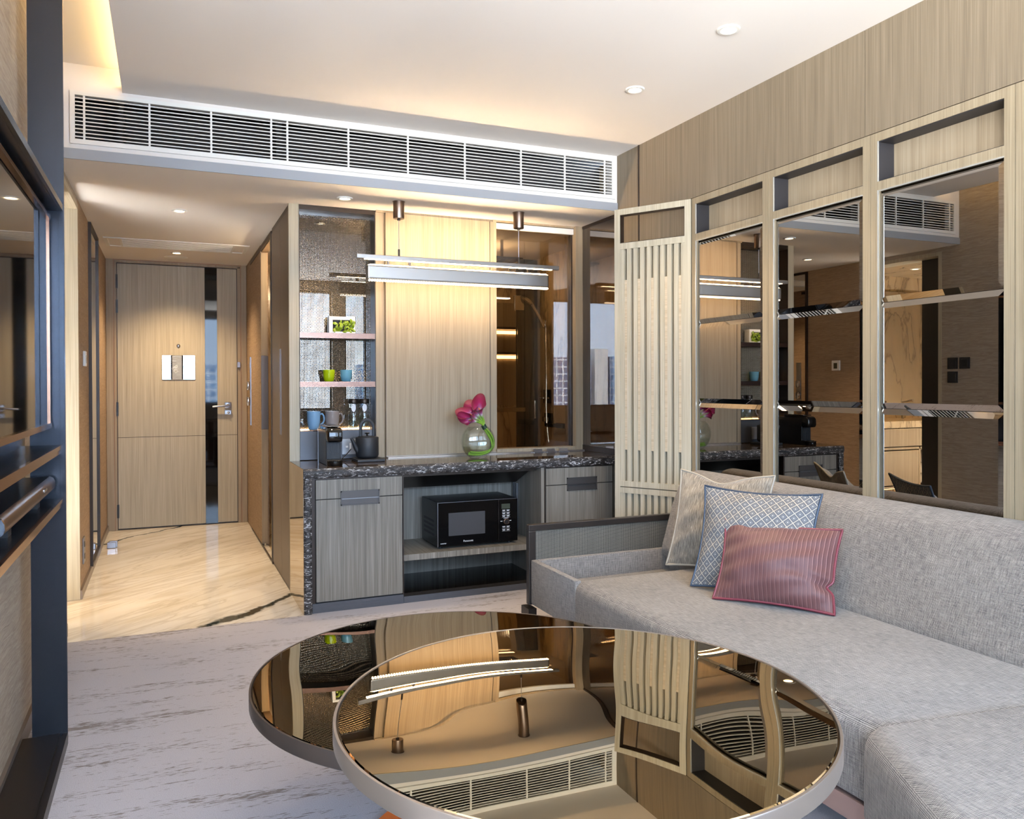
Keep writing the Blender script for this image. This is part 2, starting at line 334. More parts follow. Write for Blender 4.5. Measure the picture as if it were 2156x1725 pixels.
# ------------------------------------------------------------------ mesh builder
class MB:
    def __init__(s): s.bm = bmesh.new(); s.bm.loops.layers.uv.new('UVMap'); s.keepuv = False
    def _add(s, b, mat=None):
        if mat is not None: b.transform(mat)
        bmesh.ops.recalc_face_normals(b, faces=b.faces)
        me = bpy.data.meshes.new('tmp'); b.to_mesh(me); b.free(); s.bm.from_mesh(me); bpy.data.meshes.remove(me); return s
    def box(s, x0, x1, y0, y1, z0, z1, bev=0, seg=2, mat=None):
        b = bmesh.new(); b.loops.layers.uv.new('UVMap')
        bmesh.ops.create_cube(b, size=1)
        for v in b.verts: v.co = ((x0+x1)/2+v.co.x*(x1-x0), (y0+y1)/2+v.co.y*(y1-y0), (z0+z1)/2+v.co.z*(z1-z0))
        if bev: bmesh.ops.bevel(b, geom=b.edges[:], offset=bev, segments=seg, affect='EDGES', profile=.5, clamp_overlap=True)
        return s._add(b, mat)
    def prism(s, pts, ext, bev=0, seg=2, mat=None):
        """pts: 3-D polygon, ext: extrusion vector"""
        b = bmesh.new(); b.loops.layers.uv.new('UVMap')
        a = [b.verts.new(p) for p in pts]; c = [b.verts.new(Vector(p)+Vector(ext)) for p in pts]; n = len(pts)
        b.faces.new(a); b.faces.new(c[::-1])
        for i in range(n): b.faces.new((a[i], a[(i+1) % n], c[(i+1) % n], c[i]))
        if bev: bmesh.ops.bevel(b, geom=b.edges[:], offset=bev, segments=seg, affect='EDGES', profile=.5, clamp_overlap=True)
        return s._add(b, mat)
    def lathe(s, prof, c=(0, 0, 0), n=32, mat=None, sy=1.0, caps=True):
        b = bmesh.new(); b.loops.layers.uv.new('UVMap'); rings = []
        for r, z in prof:
            if r < 1e-6: rings.append([b.verts.new((c[0], c[1], c[2]+z))])
            else: rings.append([b.verts.new((c[0]+r*math.cos(2*PI*i/n), c[1]+sy*r*math.sin(2*PI*i/n), c[2]+z)) for i in range(n)])
        for p, q in zip(rings, rings[1:]):
            if len(p) == 1 and len(q) == 1: continue
            for i in range(n):
                j = (i+1) % n
                if len(p) == 1: b.faces.new((p[0], q[i], q[j]))
                elif len(q) == 1: b.faces.new((p[i], p[j], q[0]))
                else: b.faces.new((p[i], p[j], q[j], q[i]))
        if caps:
            for rg in (rings[0], rings[-1]):
                if len(rg) > 1: b.faces.new(rg)
        return s._add(b, mat)
    def cyl(s, c, r, h, n=24, mat=None, r2=None):
        return s.lathe([(r, 0), (r if r2 is None else r2, h)], c, n, mat)
    def tube(s, pts, r, n=8, closed=False, mat=None, r_end=None, flat=None):
        pts = [Vector(p) for p in pts]; b = bmesh.new(); b.loops.layers.uv.new('UVMap'); rings = []; m = len(pts); prev = None
        for i, p in enumerate(pts):
            a = pts[(i-1) % m] if (closed or i > 0) else p; c = pts[(i+1) % m] if (closed or i < m-1) else p
            t = (c-a).normalized()
            if prev is None:
                ref = Vector((0, 0, 1)) if abs(t.z) < .9 else Vector((1, 0, 0)); x = t.cross(ref).normalized()
            else: x = (prev-t*prev.dot(t)).normalized()
            prev = x; y = t.cross(x)
            rr = r if r_end is None else r+(r_end-r)*i/(m-1)
            fl = flat or (1, 1)
            rings.append([b.verts.new(p+x*rr*fl[0]*math.cos(2*PI*k/n)+y*rr*fl[1]*math.sin(2*PI*k/n)) for k in range(n)])
        pr = list(zip(rings, rings[1:]))+([(rings[-1], rings[0])] if closed else [])
        for p, q in pr:
            for k in range(n): b.faces.new((p[k], p[(k+1) % n], q[(k+1) % n], q[k]))
        if not closed: b.faces.new(rings[0]); b.faces.new(rings[-1])
        return s._add(b, mat)
    def grid(s, P, closed_u=False, uvs=None):
        """P[i][j] points -> quads"""
        b = s.bm; uvl = b.loops.layers.uv.active; V = [[b.verts.new(p) for p in row] for row in P]
        for i in range(len(V)-1+(1 if closed_u else 0)):
            for j in range(len(V[0])-1):
                q = [(i, j), ((i+1) % len(V), j), ((i+1) % len(V), j+1), (i, j+1)]
                f = b.faces.new([V[a][c] for a, c in q])
                if uvs:
                    for lp, (a, c) in zip(f.loops, q): lp[uvl].uv = uvs[a][c]
        if uvs: s.keepuv = True
        return s
    def mesh(s, name, mat, origin=(0, 0, 0), smooth=False, flip=False):
        b = s.bm; uvl = b.loops.layers.uv.active
        b.normal_update()
        if not s.keepuv:
            for f in b.faces:
                n = f.normal; ax = max(range(3), key=lambda i: abs(n[i]))
                for lp in f.loops:
                    c = lp.vert.co
                    lp[uvl].uv = (c.y, c.z) if ax == 0 else (c.x, c.z) if ax == 1 else (c.x, c.y)
        o = Vector(origin)
        for v in b.verts: v.co -= o
        if smooth:
            for f in b.faces: f.smooth = True
        me = bpy.data.meshes.new(name); b.to_mesh(me); b.free()
        for mm in (mat if isinstance(mat, (list, tuple)) else [mat]): me.materials.append(MT[mm] if isinstance(mm, str) else mm)
        if smooth:
            try: me.set_sharp_from_angle(angle=math.radians(38))
            except Exception: pass
        return me

ORG = {}
def tag(o, label=None, cat=None, group=None, kind=None):
    if label: o['label'] = label
    if cat: o['category'] = cat
    if group: o['group'] = group
    if kind: o['kind'] = kind
    return o
def thing(name, label, cat, loc, group=None, kind=None):
    o = bpy.data.objects.new(name, None); COL.objects.link(o); o.location = loc; o.empty_display_size = .05
    ORG[o] = Vector(loc); return tag(o, label, cat, group, kind)
def part(parent, name, mb, mat, smooth=False, label=None, kind=None):
    r = parent
    while r.parent: r = r.parent
    me = mb.mesh(name, mat, ORG[r], smooth)
    o = bpy.data.objects.new(name, me); COL.objects.link(o); o.parent = parent
    if label: o['label'] = label
    if kind: o['kind'] = kind
    return o
def solo(name, label, cat, mb, mat, smooth=False, group=None, kind=None, origin=None):
    if origin is None:
        xs = [v.co for v in mb.bm.verts]
        origin = ((min(v.x for v in xs)+max(v.x for v in xs))/2, (min(v.y for v in xs)+max(v.y for v in xs))/2, min(v.z for v in xs))
    me = mb.mesh(name, mat, origin, smooth); o = bpy.data.objects.new(name, me); COL.objects.link(o); o.location = origin; ORG[o] = Vector(origin)
    return tag(o, label, cat, group, kind)
def struct(name, label, mb, mat, cat=None, smooth=False): return solo(name, label, cat or name.split('_')[0], mb, mat, smooth, kind='structure', origin=(0, 0, 0))
def dup(o, loc, label=None, group=None):
    c = o.copy(); COL.objects.link(c); c.location = loc
    if label: c['label'] = label
    if group: c['group'] = group
    for ch in list(o.children):
        d = ch.copy(); COL.objects.link(d); d.parent = c
        for g in list(ch.children):
            h = g.copy(); COL.objects.link(h); h.parent = d
    return c
def light(name, kind, loc, energy, col, parent=None, size=.05, target=None, spot=None, blend=.5, sx=None, sy=None):
    l = bpy.data.lights.new(name, kind); l.energy = energy; l.color = col
    if kind == 'SPOT': l.spot_size = math.radians(spot); l.spot_blend = blend; l.shadow_soft_size = size
    elif kind == 'POINT': l.shadow_soft_size = size
    elif kind == 'AREA': l.shape = 'RECTANGLE'; l.size = sx; l.size_y = sy
    o = bpy.data.objects.new(name, l); COL.objects.link(o)
    if parent is not None: o.parent = parent; o.location = Vector(loc)-ORG[parent]
    else: o.location = loc
    if target is not None: o.rotation_euler = Vector(target).to_track_quat('-Z', 'Y').to_euler()
    return o
WARM = (1, .72, .42)

# ================================================================== THE SETTING
struct('floor', 'pale grey carpet with dark dashed streaks covering the living area', MB().box(-3.7, 2.62, YR-.15, 1.25, -.06, 0).box(-.6, 2.62, 1.25, YF, -.06, 0).box(.70, 2.62, YF, 4.95, -.06, 0), 'carpet', 'floor')
struct('floor_marble', 'polished cream marble floor with dark veins in the entrance corridor', MB().box(-2.3, .70, YF, 7.5, -.06, -.001), 'marble', 'floor')
struct('floor_bathroom', 'marble floor of the bathroom behind the glass', MB().box(.70, 3.3, 4.95, 7.5, -.06, -.001), 'wall_marble', 'floor')
struct('ceiling', 'flat white living room ceiling', MB().box(-.18, 2.62, YR-.15, 4.2, ZC, ZC+.03), 'white')
struct('ceiling_cove', 'raised white cove ceiling along the left wall', MB().box(-3.7, .25, YR-.15, 1.25, ZU, ZU+.05).box(-.6, .25, 1.25, 4.2, ZU, ZU+.05).box(.2, 2.62, YR-.15, 4.2, ZC+.03, ZU+.05), 'white', 'ceiling')
struct('ceiling_corridor', 'lowered white ceiling over the corridor and the bar', MB().box(-.6, 3.3, 4.20, 7.5, ZL, ZL+.048), 'white', 'ceiling')
b = MB()
b.box(-.6, 2.62, 4.2, 4.27, 2.552, 2.80).box(-.6, 2.62, 4.2, 4.27, 2.298, 2.335).box(-.6, -.385, 4.2, 4.27, 2.335, 2.552).box(2.483, 2.62, 4.2, 4.27, 2.335, 2.552)
struct('trim_1', 'white bulkhead face that holds the long air grille', b, 'white', 'trim')
struct('trim_2', 'grey band along the bottom of the bulkhead', MB().box(-.46, 2.60, 4.192, 4.1995, ZL-.001, 2.298), 'grey_paint', 'trim')
struct('trim_3', 'dark air duct behind the long grille', MB().box(-.6, 2.62, 4.50, 4.54, 2.30, 2.80).box(-.6, 2.62, 4.26, 4.54, 2.75, 2.80).box(-.2, -.18, 4.28, 4.5, 2.33, 2.56).box(.53, .56, 4.28, 4.5, 2.33, 2.56), 'duct', 'trim')
# walls
struct('wall_left', 'beige rippled wallcovering on the left wall', MB().box(-.60, XL, 1.10, 4.36, 0, 2.75).box(-.60, XL, 4.36, 5.08, 2.22, 2.75), 'wallpaper')
struct('wall_corridor_left', 'tan textured leather wall on the left of the corridor', MB().box(-.60, XL, 5.08, 7.48, 0, 2.30), 'leather', 'wall')
struct('baseboard_left', 'bronze skirting along the left corridor wall', MB().box(XL, XL+.012, 5.08, 7.38, 0, .05).box(XL, XL+.012, 1.10, 4.36, 0, .06), 'cream_metal', 'baseboard')
w = MB()
w.box(-3.6, WINS[0][0], YR-.15, YR, 0, 2.75).box(WINS[3][1], 2.62, YR-.15, YR, 0, 2.75)
for q in range(3): w.box(WINS[q][1], WINS[q+1][0], YR-.15, YR, 0, 2.75)
w.box(-3.7, -3.6, YR-.15, 1.25, 0, 2.75).box(-3.6, -.60, 1.10, 1.25, 0, 2.75)
for a_, b_ in WINS: w.box(a_, b_, YR-.15, YR, 0, .87).box(a_, b_, YR-.15, YR, 2.45, 2.75)
struct('wall_rear', 'grey brown window wall behind the viewer', w, 'wallpaper')
for i, (a_, b_) in enumerate(WINS):
    f = MB()
    for x0, x1, z0, z1 in ((a_, a_+.025, .87, 2.45), (b_-.025, b_, .87, 2.45), (a_, b_, .87, .895), (a_, b_, 2.425, 2.45)): f.box(x0, x1, YR-.10, YR-.05, z0, z1)
    wn = thing('window_%d' % (i+1), ('window at the far end of the rear left bay', 'wide rear window reflected in the bar window glass', 'widest rear window behind the viewer', 'narrow rear window beside the oak mirror wall')[i], 'window', ((a_+b_)/2, YR-.075, .87), kind='structure')
    part(wn, 'frame', f, 'dark_metal'); part(wn, 'pane', MB().box(a_+.02, b_-.02, YR-.078, YR-.072, .89, 2.43), 'win_glass')
w = MB().box(XR, 2.62, YR-.15, 2.326, 2.168, 2.75).box(XR, 2.62, 2.330, 3.950, 2.168, 2.75).box(XR, 2.62, 3.950, 4.20, 2.168, 2.60).box(XR, 2.62, 4.2, 4.23, 2.168, 2.56)
w.box(2.535, 2.62, YR-.15, 3.47, 0, 2.168) if False else None
w.box(2.612, 2.66, YR-.15, 3.47, 0, 2.75).box(XR, 2.62, 3.47, 4.23, 0, 2.168).box(2.525, 2.62, 2.32, 2.335, 2.168, 2.6).box(XR, 2.62, YR-.15, -.01, 0, 2.168)
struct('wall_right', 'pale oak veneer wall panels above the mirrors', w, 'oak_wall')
struct('trim_4', 'thin dark vertical inlay strip in the oak wall', MB().box(XR-.003, XR+.01, 3.950, 3.962, .5, ZC), 'trim_dark', 'trim')
# bar back wall
struct('wall_back', 'solid wall behind the bar alcove', MB().box(.71, 1.935, 4.875, 4.95, 0, ZL).box(1.165, 1.935, 4.745, 4.875, 0, ZL).box(1.935, 2.7, 4.745, 4.95, 0, .775).box(2.50, 2.75, 4.745, 4.86, .775, ZL).box(.71, 1.165, 4.745, 4.875, 0, .76), 'oak')
struct('trim_5', 'pale wooden pillar at the corner of bar and corridor', MB().box(.654, .711, 4.74, 4.762, 0, ZL).box(.69, .711, 4.762, 4.95, 0, ZL), 'oak_light', 'trim')
struct('trim_6', 'narrow oak strip between shelf niche and sliding panel', MB().box(1.161, 1.211, 4.735, 4.76, .765, ZL), 'oak', 'trim')
wn = thing('window_5', 'interior window from the bar into the shower', 'window', (2.22, 4.76, .775), kind='structure')
part(wn, 'frame', MB().box(1.913, 1.937, 4.715, 4.80, .765, ZL).box(2.498, 2.552, 4.70, 4.80, .765, ZL).box(1.93, 2.50, 4.70, 4.80, .765, .790), 'oak')
part(wn, 'frame_lining', MB().box(1.937, 2.498, 4.742, 4.80, 2.232, ZL).box(2.488, 2.4985, 4.745, 4.79, .79, 2.20), 'trim_dark')
part(wn, 'blind_casing', MB().box(1.938, 2.496, 4.725, 4.745, 2.198, 2.234), 'white_metal', label='white roller blind casing')
part(wn, 'pane', MB().box(1.935, 2.492, 4.760, 4.768, .788, 2.235), 'smoke_glass')
# corridor right wall
struct('wall_corridor_right', 'tan leather wall beside the entrance door', MB().box(XC+.001, .71, 6.25, 7.40, 0, ZL).box(XC+.01, .71, 5.56, 6.25, 2.20, ZL), 'leather', 'wall')
struct('trim_7', 'black track frame around the closet opening', MB().box(XC-.004, .70, 5.555, 5.60, 0, 2.235).box(XC-.004, .69, 5.60, 6.98, 2.205, 2.235).box(XC-.002, .66, 5.60, 7.0, 0, .012), 'trim_dark', 'trim')
# entrance door wall
struct('wall_far', 'wall around the entrance door', MB().box(-.6, 1.2, 7.435, 7.5, -.01, 2.3).box(-.6, -.44, 7.39, 7.5, 0, 2.3).box(.64, 1.2, 7.39, 7.5, 0, 2.3).box(-.6, 1.2, 7.39, 7.5, 2.25, 2.3), 'wallpaper', 'wall')
d = thing('door_1', 'pale oak entrance door with a black glass stripe', 'door', (.10, 7.38, 0), kind='structure')
b = MB().box(-.448, -.392, 7.36, 7.40, 0, 2.25).box(.606, .652, 7.36, 7.40, 0, 2.25)
b.box(-.392, -.372, 7.372, 7.40, 0, 2.235).box(.577, .606, 7.372, 7.40, 0, 2.235).box(-.392, .606, 7.372, 7.40, 2.224, 2.250)
part(d, 'frame', b, 'oak')
part(d, 'frame_lining', MB().box(-.393, -.388, 7.357, 7.373, 0, 2.25).box(.602, .607, 7.357, 7.373, 0, 2.25).box(-.393, .607, 7.365, 7.373, 2.244, 2.25), 'tan_trim')
part(d, 'leaf', MB().box(-.366, .311, 7.38, 7.42, .772, 2.216).box(-.366, .311, 7.38, 7.42, .012, .768).box(.411, .571, 7.38, 7.42, .772, 2.216).box(.411, .571, 7.38, 7.42, .012, .768), 'oak_light')
part(d, 'leaf_core', MB().box(-.372, .577, 7.387, 7.43, .004, 2.222), 'trim_dark')
part(d, 'glass_stripe', MB().box(.312, .410, 7.378, 7.40, .008, 2.217), 'screen', label='black reflective glass stripe')
for z0, z1 in ((2.010, 2.124), (1.805, 1.915), (.951, 1.065), (.103, .214)):
    h = MB().box(-.376, -.361, 7.368, 7.385, z0, z1); part(d, 'hinge', h, 'black')
hp = part(d, 'lever_handle', MB().box(.469, .524, 7.372, 7.381, 1.001, 1.056, .003).box(.486, .506, 7.345, 7.375, 1.02, 1.04, .004).tube([(.506, 7.345, 1.029), (.45, 7.34, 1.024), (.368, 7.345, 1.017)], .0085, 10), 'steel', True)
lk = part(d, 'lock_plate', MB().box(.469, .523, 7.372, 7.381, .947, .986, .003), 'steel')
part(lk, 'thumb_turn', MB().lathe([(.012, 0), (.012, .012), (.006, .014)], (0, 0, 0), 16, Matrix.Translation((.497, 7.372, .966)) @ Matrix.Rotation(PI/2, 4, 'X')).box(.492, .502, 7.35, 7.362, .954, .978, .002), 'chrome', True)
part(d, 'door_guard', MB().box(.573, .600, 7.35, 7.375, 1.356, 1.406, .003), 'chrome')
part(d, 'peephole', MB().lathe([(.015, 0), (.015, .006), (.008, .009)], (0, 0, 0), 20, Matrix.Translation((.100, 7.381, 1.540)) @ Matrix.Rotation(PI/2, 4, 'X')), 'chrome', True)
sg = part(d, 'safety_sign', MB().box(-.029, .232, 7.373, 7.381, 1.252, 1.459, .002), 'mirror_clear', label='mirror finish evacuation plan plate')
fx, fz = .078, 1.282
g = MB()
def ln(*p): g.tube([(fx+a*.001, 7.372, fz+c*.001) for a, c in p], .0011, 5)
ln((0, 26), (-30, 62), (-22, 70), (-14, 78), (-6, 84), (2, 90), (10, 96), (16, 88), (10, 80)); ln((0, 26), (20, 42)); ln((-22, 70), (-8, 52)); ln((-14, 78), (2, 58)); ln((-6, 84), (10, 66)); ln((2, 90), (16, 74)); ln((-12, 46), (4, 58), (14, 50))
for k in range(3): g.box(.052, .075+.008*k, 7.3715, 7.373, 1.446-.036*k*(k > 0)-.02*(k > 1), 1.4485-.036*k*(k > 0)-.02*(k > 1))
part(sg, 'line_icon', g, 'print')
# bathroom doorway in the left wall (seen in the wall mirrors)
d2 = thing('door_2', 'open doorway in the left wall with bleached oak jambs', 'door', (-.52, 4.72, 0), kind='structure')
part(d2, 'frame', MB().box(-.61, XL+.002, 5.07, 5.10, 0, 2.22).box(-.61, XL+.002, 4.345, 4.375, 0, 2.22).box(-.61, XL+.002, 4.375, 5.07, 2.19, 2.22), 'oak_light')
struct('wall_vanity', 'warm marble walls of the vanity room behind the left doorway', MB().box(-2.35, -.60, 5.72, 5.80, 0, 2.3).box(-2.40, -2.30, 3.9, 5.8, 0, 2.3).box(-2.35, -.6, 3.85, 3.95, 0, 2.3).box(-2.35, -.60, 3.85, 5.8, 2.25, 2.3), 'wall_marble', 'wall')
# bathroom behind the bar
w = MB().box(2.86, 2.95, 4.95, 6.12, 0, 2.3).box(2.70, 2.72, 4.95, 5.0, 0, 2.3) if False else MB().box(2.86, 2.95, 4.86, 6.12, 0, 2.3)
w.box(.70, 3.4, 7.20, 7.28, 0, 2.3).box(3.3, 3.38, 6.1, 7.25, 0, 2.3).box(1.72, 1.76, 4.95, 7.2, 0, 2.3).box(2.7, 2.95, 4.86, 4.95, 0, 2.3).box(2.86, 3.38, 6.12, 6.16, 0, 2.3)
struct('wall_bathroom', 'veined marble walls of the shower room', w, 'wall_marble', 'wall')

# ================================================================== CEILING THINGS
def downlight(x, y, z, label, energy, spot=75, r=.045, tilt=(0, 0, -1)):
    t = thing('downlight', label, 'ceiling light', (x, y, z), 'recessed downlights')
    part(t, 'trim_ring', MB().lathe([(r*.62, -.004), (r*.7, -.007), (r*.95, -.006), (r, 0.0)], (x, y, z), 32, caps=False), 'white_metal', True)
    part(t, 'bulb', MB().lathe([(0, -.004), (r*.6, -.004)], (x, y, z), 24, caps=False), 'lens')
    light('downlight_beam', 'SPOT', (x, y, z-.02), energy, WARM, t, .03, tilt, spot, 1.0)
    return t
downlight(2.02, 2.53, ZC, 'recessed downlight in the main ceiling, the nearer of the two above the sofa', 60, 90)
downlight(2.025, 3.215, ZC, 'recessed downlight in the main ceiling, farther of the two, toward the long grille', 60, 90)
downlight(.927, 4.49, ZL, 'recessed downlight over the bar in front of the mesh niche', 26, 84)
downlight(.081, 5.19, ZL, 'recessed downlight in the middle of the corridor ceiling', 92, 66)
downlight(.085, 6.84, ZL, 'recessed downlight close to the entrance door, beside the round speaker', 85, 120)
solo('ceiling_speaker', 'round flush ceiling speaker just before the entrance door', 'speaker', MB().lathe([(0, -.006), (.082, -.006), (.092, 0)], (.083, 7.09, ZL), 36, caps=False), 'white_metal', True)
t = thing('linear_diffuser', 'slim white linear air diffuser across the corridor ceiling', 'air vent', (.09, 6.49, ZL))
part(t, 'frame', MB().box(-.40, .585, 6.30, 6.325, ZL-.006, ZL).box(-.40, .585, 6.655, 6.68, ZL-.006, ZL).box(-.40, -.375, 6.325, 6.655, ZL-.006, ZL).box(.56, .585, 6.325, 6.655, ZL-.006, ZL).box(-.30, -.285, 6.325, 6.655, ZL-.005, ZL).box(.47, .485, 6.325, 6.655, ZL-.005, ZL), 'white_metal')
for k in range(7): part(t, 'slat', MB().box(-.285, .47, 6.345+.045*k, 6.362+.045*k, ZL-.006, ZL-.001), 'white_metal')
# long grille
t = thing('air_grille', 'long white louvred air conditioning grille across the bulkhead', 'air vent', (1.05, 4.19, 2.32))
part(t, 'frame', MB().box(-.398, 2.50, 4.188, 4.20, 2.545, 2.563).box(-.398, 2.50, 4.188, 4.20, 2.32, 2.342).box(-.398, -.378, 4.188, 4.20, 2.342, 2.545).box(2.476, 2.50, 4.188, 4.20, 2.342, 2.545), 'white_metal')
for k in range(11):
    z = 2.353+.0178*k
    part(t, 'louvre', MB().prism([(-.38, 4.195, z), (-.38, 4.209, z+.0025), (-.38, 4.209, z+.005), (-.38, 4.195, z+.0048)], (2.858, 0, 0)), 'white_metal')
for x in (-.34, -.064, .212, .496, .575, .886, 1.208, 1.535, 1.877, 2.159, 2.428):
    part(t, 'mullion', MB().box(x-.0045, x+.0045, 4.192, 4.202, 2.342, 2.546), 'white_metal')
# cove light
t = solo('cove_light_strip', 'warm hidden light strip lying on the ceiling edge of the left cove', 'light strip', MB().box(-.150, -.138, YR+.02, 4.19, ZC+.031, ZC+.045), 'led_cove')

# ================================================================== TELEVISION WALL
t = thing('media_cabinet', 'dark blue-grey metal media cabinet framing the television on the left wall', 'cabinet', (-.38, 2.15, 0))
Y0, Y1 = 1.15, 3.037
part(t, 'end_panel', MB().box(-.411, -.308, Y1, Y1+.012, 0, 2.685), 'blue_metal')
part(t, 'end_panel', MB().box(-.411, -.308, Y0-.012, Y0, 0, 2.685), 'blue_metal')
part(t, 'back_panel', MB().box(-.449, -.425, Y0, Y1, .81, 1.80), 'blue_metal')
part(t, 'top_shelf', MB().box(-.449, -.326, Y0, Y1, 1.781, 1.798), 'blue_metal')
part(t, 'top_trim', MB().box(-.326, -.322, Y0, Y1, 1.781, 1.79).box(-.322, -.316, Y0, Y1, 1.784, 1.795).box(-.316, -.310, Y0, Y1, 1.781, 1.801), 'blue_metal')
part(t, 'side_trim', MB().box(-.322, -.309, Y1-.008, Y1, .83, 1.80), 'blue_metal')
part(t, 'shelf', MB().box(-.449, -.324, Y0, Y1, .984, 1.004), 'blue_metal')
part(t, 'shelf_trim', MB().box(-.325, -.316, Y0, Y1, .993, 1.006).box(-.325, -.319, Y0, Y1, .978, .992), 'copper')
part(t, 'shelf', MB().box(-.449, -.324, Y0, Y1, .808, .826), 'blue_metal')
part(t, 'shelf_trim', MB().box(-.325, -.314, Y0, Y1, .818, .829).box(-.325, -.317, Y0, Y1, .803, .817), 'copper')
part(t, 'plinth', MB().box(-.449, -.330, Y0, Y1, 0, .042).box(-.330, -.322, Y0, Y1, 0, .034).box(-.322, -.308, Y0, Y1, 0, .040), 'dark_metal')
tv = thing('television', 'large black flat television with a thin copper bezel', 'television', (-.37, 2.2, 1.065))
part(tv, 'screen', MB().box(-.352, -.3515, 1.40, 3.000, 1.080, 1.745), 'screen')
part(tv, 'bezel', MB().box(-.3535, -.344, 1.39, 3.010, 1.063, 1.080).box(-.3535, -.347, 3.000, 3.010, 1.08, 1.755).box(-.3535, -.344, 1.39, 3.01, 1.745, 1.757).box(-.3535, -.344, 1.39, 1.40, 1.08, 1.745), 'copper')
part(tv, 'rear_housing', MB().box(-.405, -.3535, 1.41, 2.99, 1.075, 1.747), 'black')
part(tv, 'wall_bracket', MB().box(-.426, -.404, 1.9, 2.5, 1.2, 1.6), 'black')
sb = thing('soundbar', 'slim bronze fronted soundbar under the television', 'soundbar', (-.385, 2.55, .826))
pr = [(-.425, .858), (-.425, .902), (-.352, .904), (-.342, .899), (-.336, .888), (-.335, .876), (-.339, .864), (-.349, .857)]
part(sb, 'body', MB().prism([(x, 2.115, z) for x, z in pr[:3]]+[(-.352, 2.115, .857)], (0, .895, 0)), 'black')
part(sb, 'front_grille', MB().prism([(x, 2.115, z) for x, z in pr[2:]]+[(-.3525, 2.115, .857)], (0, .895, 0)), 'brushed_bronze', True)
part(sb, 'end_cap', MB().prism([(x, 2.105, z) for x, z in pr], (0, .01, 0)), 'chrome', label='polished end cap')
part(sb, 'badge', MB().box(-.3365, -.3335, 2.74, 2.80, .882, .890), 'chrome')
for y in (2.3, 2.8): part(sb, 'foot', MB().box(-.40, -.36, y, y+.05, .8255, .858), 'black')

# ================================================================== CORRIDOR FITTINGS
t = thing('wall_mirror', 'tall black-framed mirror flush on the left corridor wall', 'mirror', (XL+.01, 6.06, .045))
part(t, 'frame', MB().box(XL, XL+.018, 5.745, 5.765, .045, 2.245).box(XL, XL+.018, 6.355, 6.375, .045, 2.245).box(XL, XL+.018, 5.765, 6.355, .045, .065).box(XL, XL+.018, 5.765, 6.355, 2.225, 2.245), 'trim_dark')
part(t, 'mirror_pane', MB().box(XL+.002, XL+.008, 5.765, 6.355, .065, 2.225), 'mirror_clear')
t = thing('thermostat', 'small white thermostat on the left corridor wall', 'thermostat', (XL+.006, 5.40, 1.32))
part(t, 'body', MB().box(XL, XL+.014, 5.355, 5.445, 1.318, 1.408, .003), 'white_plastic'); part(t, 'display', MB().box(XL+.0135, XL+.0155, 5.38, 5.42, 1.335, 1.385), 'lcd')
def switch(y, z, label, size=.086):
    t = thing('light_switch', label, 'switch', (XL+.004, y, z-size/2), 'dark switches by the bathroom doorway')
    part(t, 'plate', MB().box(XL, XL+.007, y-size/2, y+size/2, z-size/2, z+size/2, .002), 'black_matte'); part(t, 'rocker', MB().box(XL+.006, XL+.011, y-.03, y+.03, z-.03, z+.03, .002), 'black_matte')
switch(4.25, 1.353, 'dark wall switch, upper one next to the bathroom doorway'); switch(4.15, 1.353, 'dark wall switch, upper one away from the bathroom doorway'); switch(4.25, 1.247, 'dark wall switch, the single lower one of three')
t = thing('wall_socket', 'upright silver socket plate low on the left corridor wall', 'socket', (XL+.004, 5.285, .17))
part(t, 'plate', MB().box(XL, XL+.008, 5.24, 5.33, .165, .315, .002), 'steel'); part(t, 'outlet', MB().box(XL+.007, XL+.010, 5.27, 5.30, .19, .22), 'black'); part(t, 'outlet', MB().box(XL+.007, XL+.010, 5.27, 5.30, .26, .29), 'black')
solo('door_stop', 'small square steel door stop on the marble floor', 'door stop', MB().box(-.405, -.345, 6.58, 6.62, 0, .045, .003).box(-.395, -.335, 6.605, 6.625, 0, .05, .003), 'steel')
t = thing('switch_panel', 'tall thin steel switch plate with two knobs near the entrance door', 'switch', (XC-.006, 7.02, .87))
part(t, 'plate', MB().box(XC-.008, XC+.001, 6.985, 7.055, .868, 1.438), 'steel')
for z in (1.03, 1.16): part(t, 'knob', MB().box(XC-.034, XC-.008, 6.99, 7.05, z, z+.075, .008), 'chrome', True)
t = thing('sliding_closet_door', 'end of the oak sliding closet door with a dark metal pull', 'door', (.68, 6.24, 0))
part(t, 'leaf', MB().box(XC+.002, .70, 6.225, 6.249, .012, 2.19), 'oak'); part(t, 'pull', MB().box(XC-.002, .704, 6.205, 6.226, .872, 1.424, .002), 'brushed_bronze', label='dark bronze pull plate')
part(t, 'floor_guide', MB().box(.67, .682, 6.21, 6.226, 0, .02), 'chrome')
def wdoor(y0, y1, label, hy):
    t = thing('wardrobe_door', label, 'wardrobe', (.67, (y0+y1)/2, 0), 'taupe wardrobe doors in the corridor')
    part(t, 'leaf', MB().box(XC, .675, y0+.002, y1-.002, .02, 2.215), 'wardrobe')
    part(t, 'finger_pull', MB().box(XC-.003, XC+.004, hy-.008, hy+.008, .894, 1.427, .002), 'steel', label='long steel finger pull')
wdoor(4.764, 5.118, 'narrow taupe wardrobe door nearest the bar pillar', 5.106); wdoor(5.118, 5.552, 'wider taupe wardrobe door beside the closet opening', 5.150)
struct('trim_8', 'dark skirting and head strip of the wardrobe', MB().box(XC+.004, .676, 4.764, 5.555, 0, .02).box(XC+.004, .676, 4.764, 5.555, 2.218, ZL).box(.676, .689, 4.764, 5.555, .0, ZL), 'trim_dark', 'trim')
light('closet_lamp', 'POINT', (.95, 5.95, 2.1), 9, WARM, None, .02)
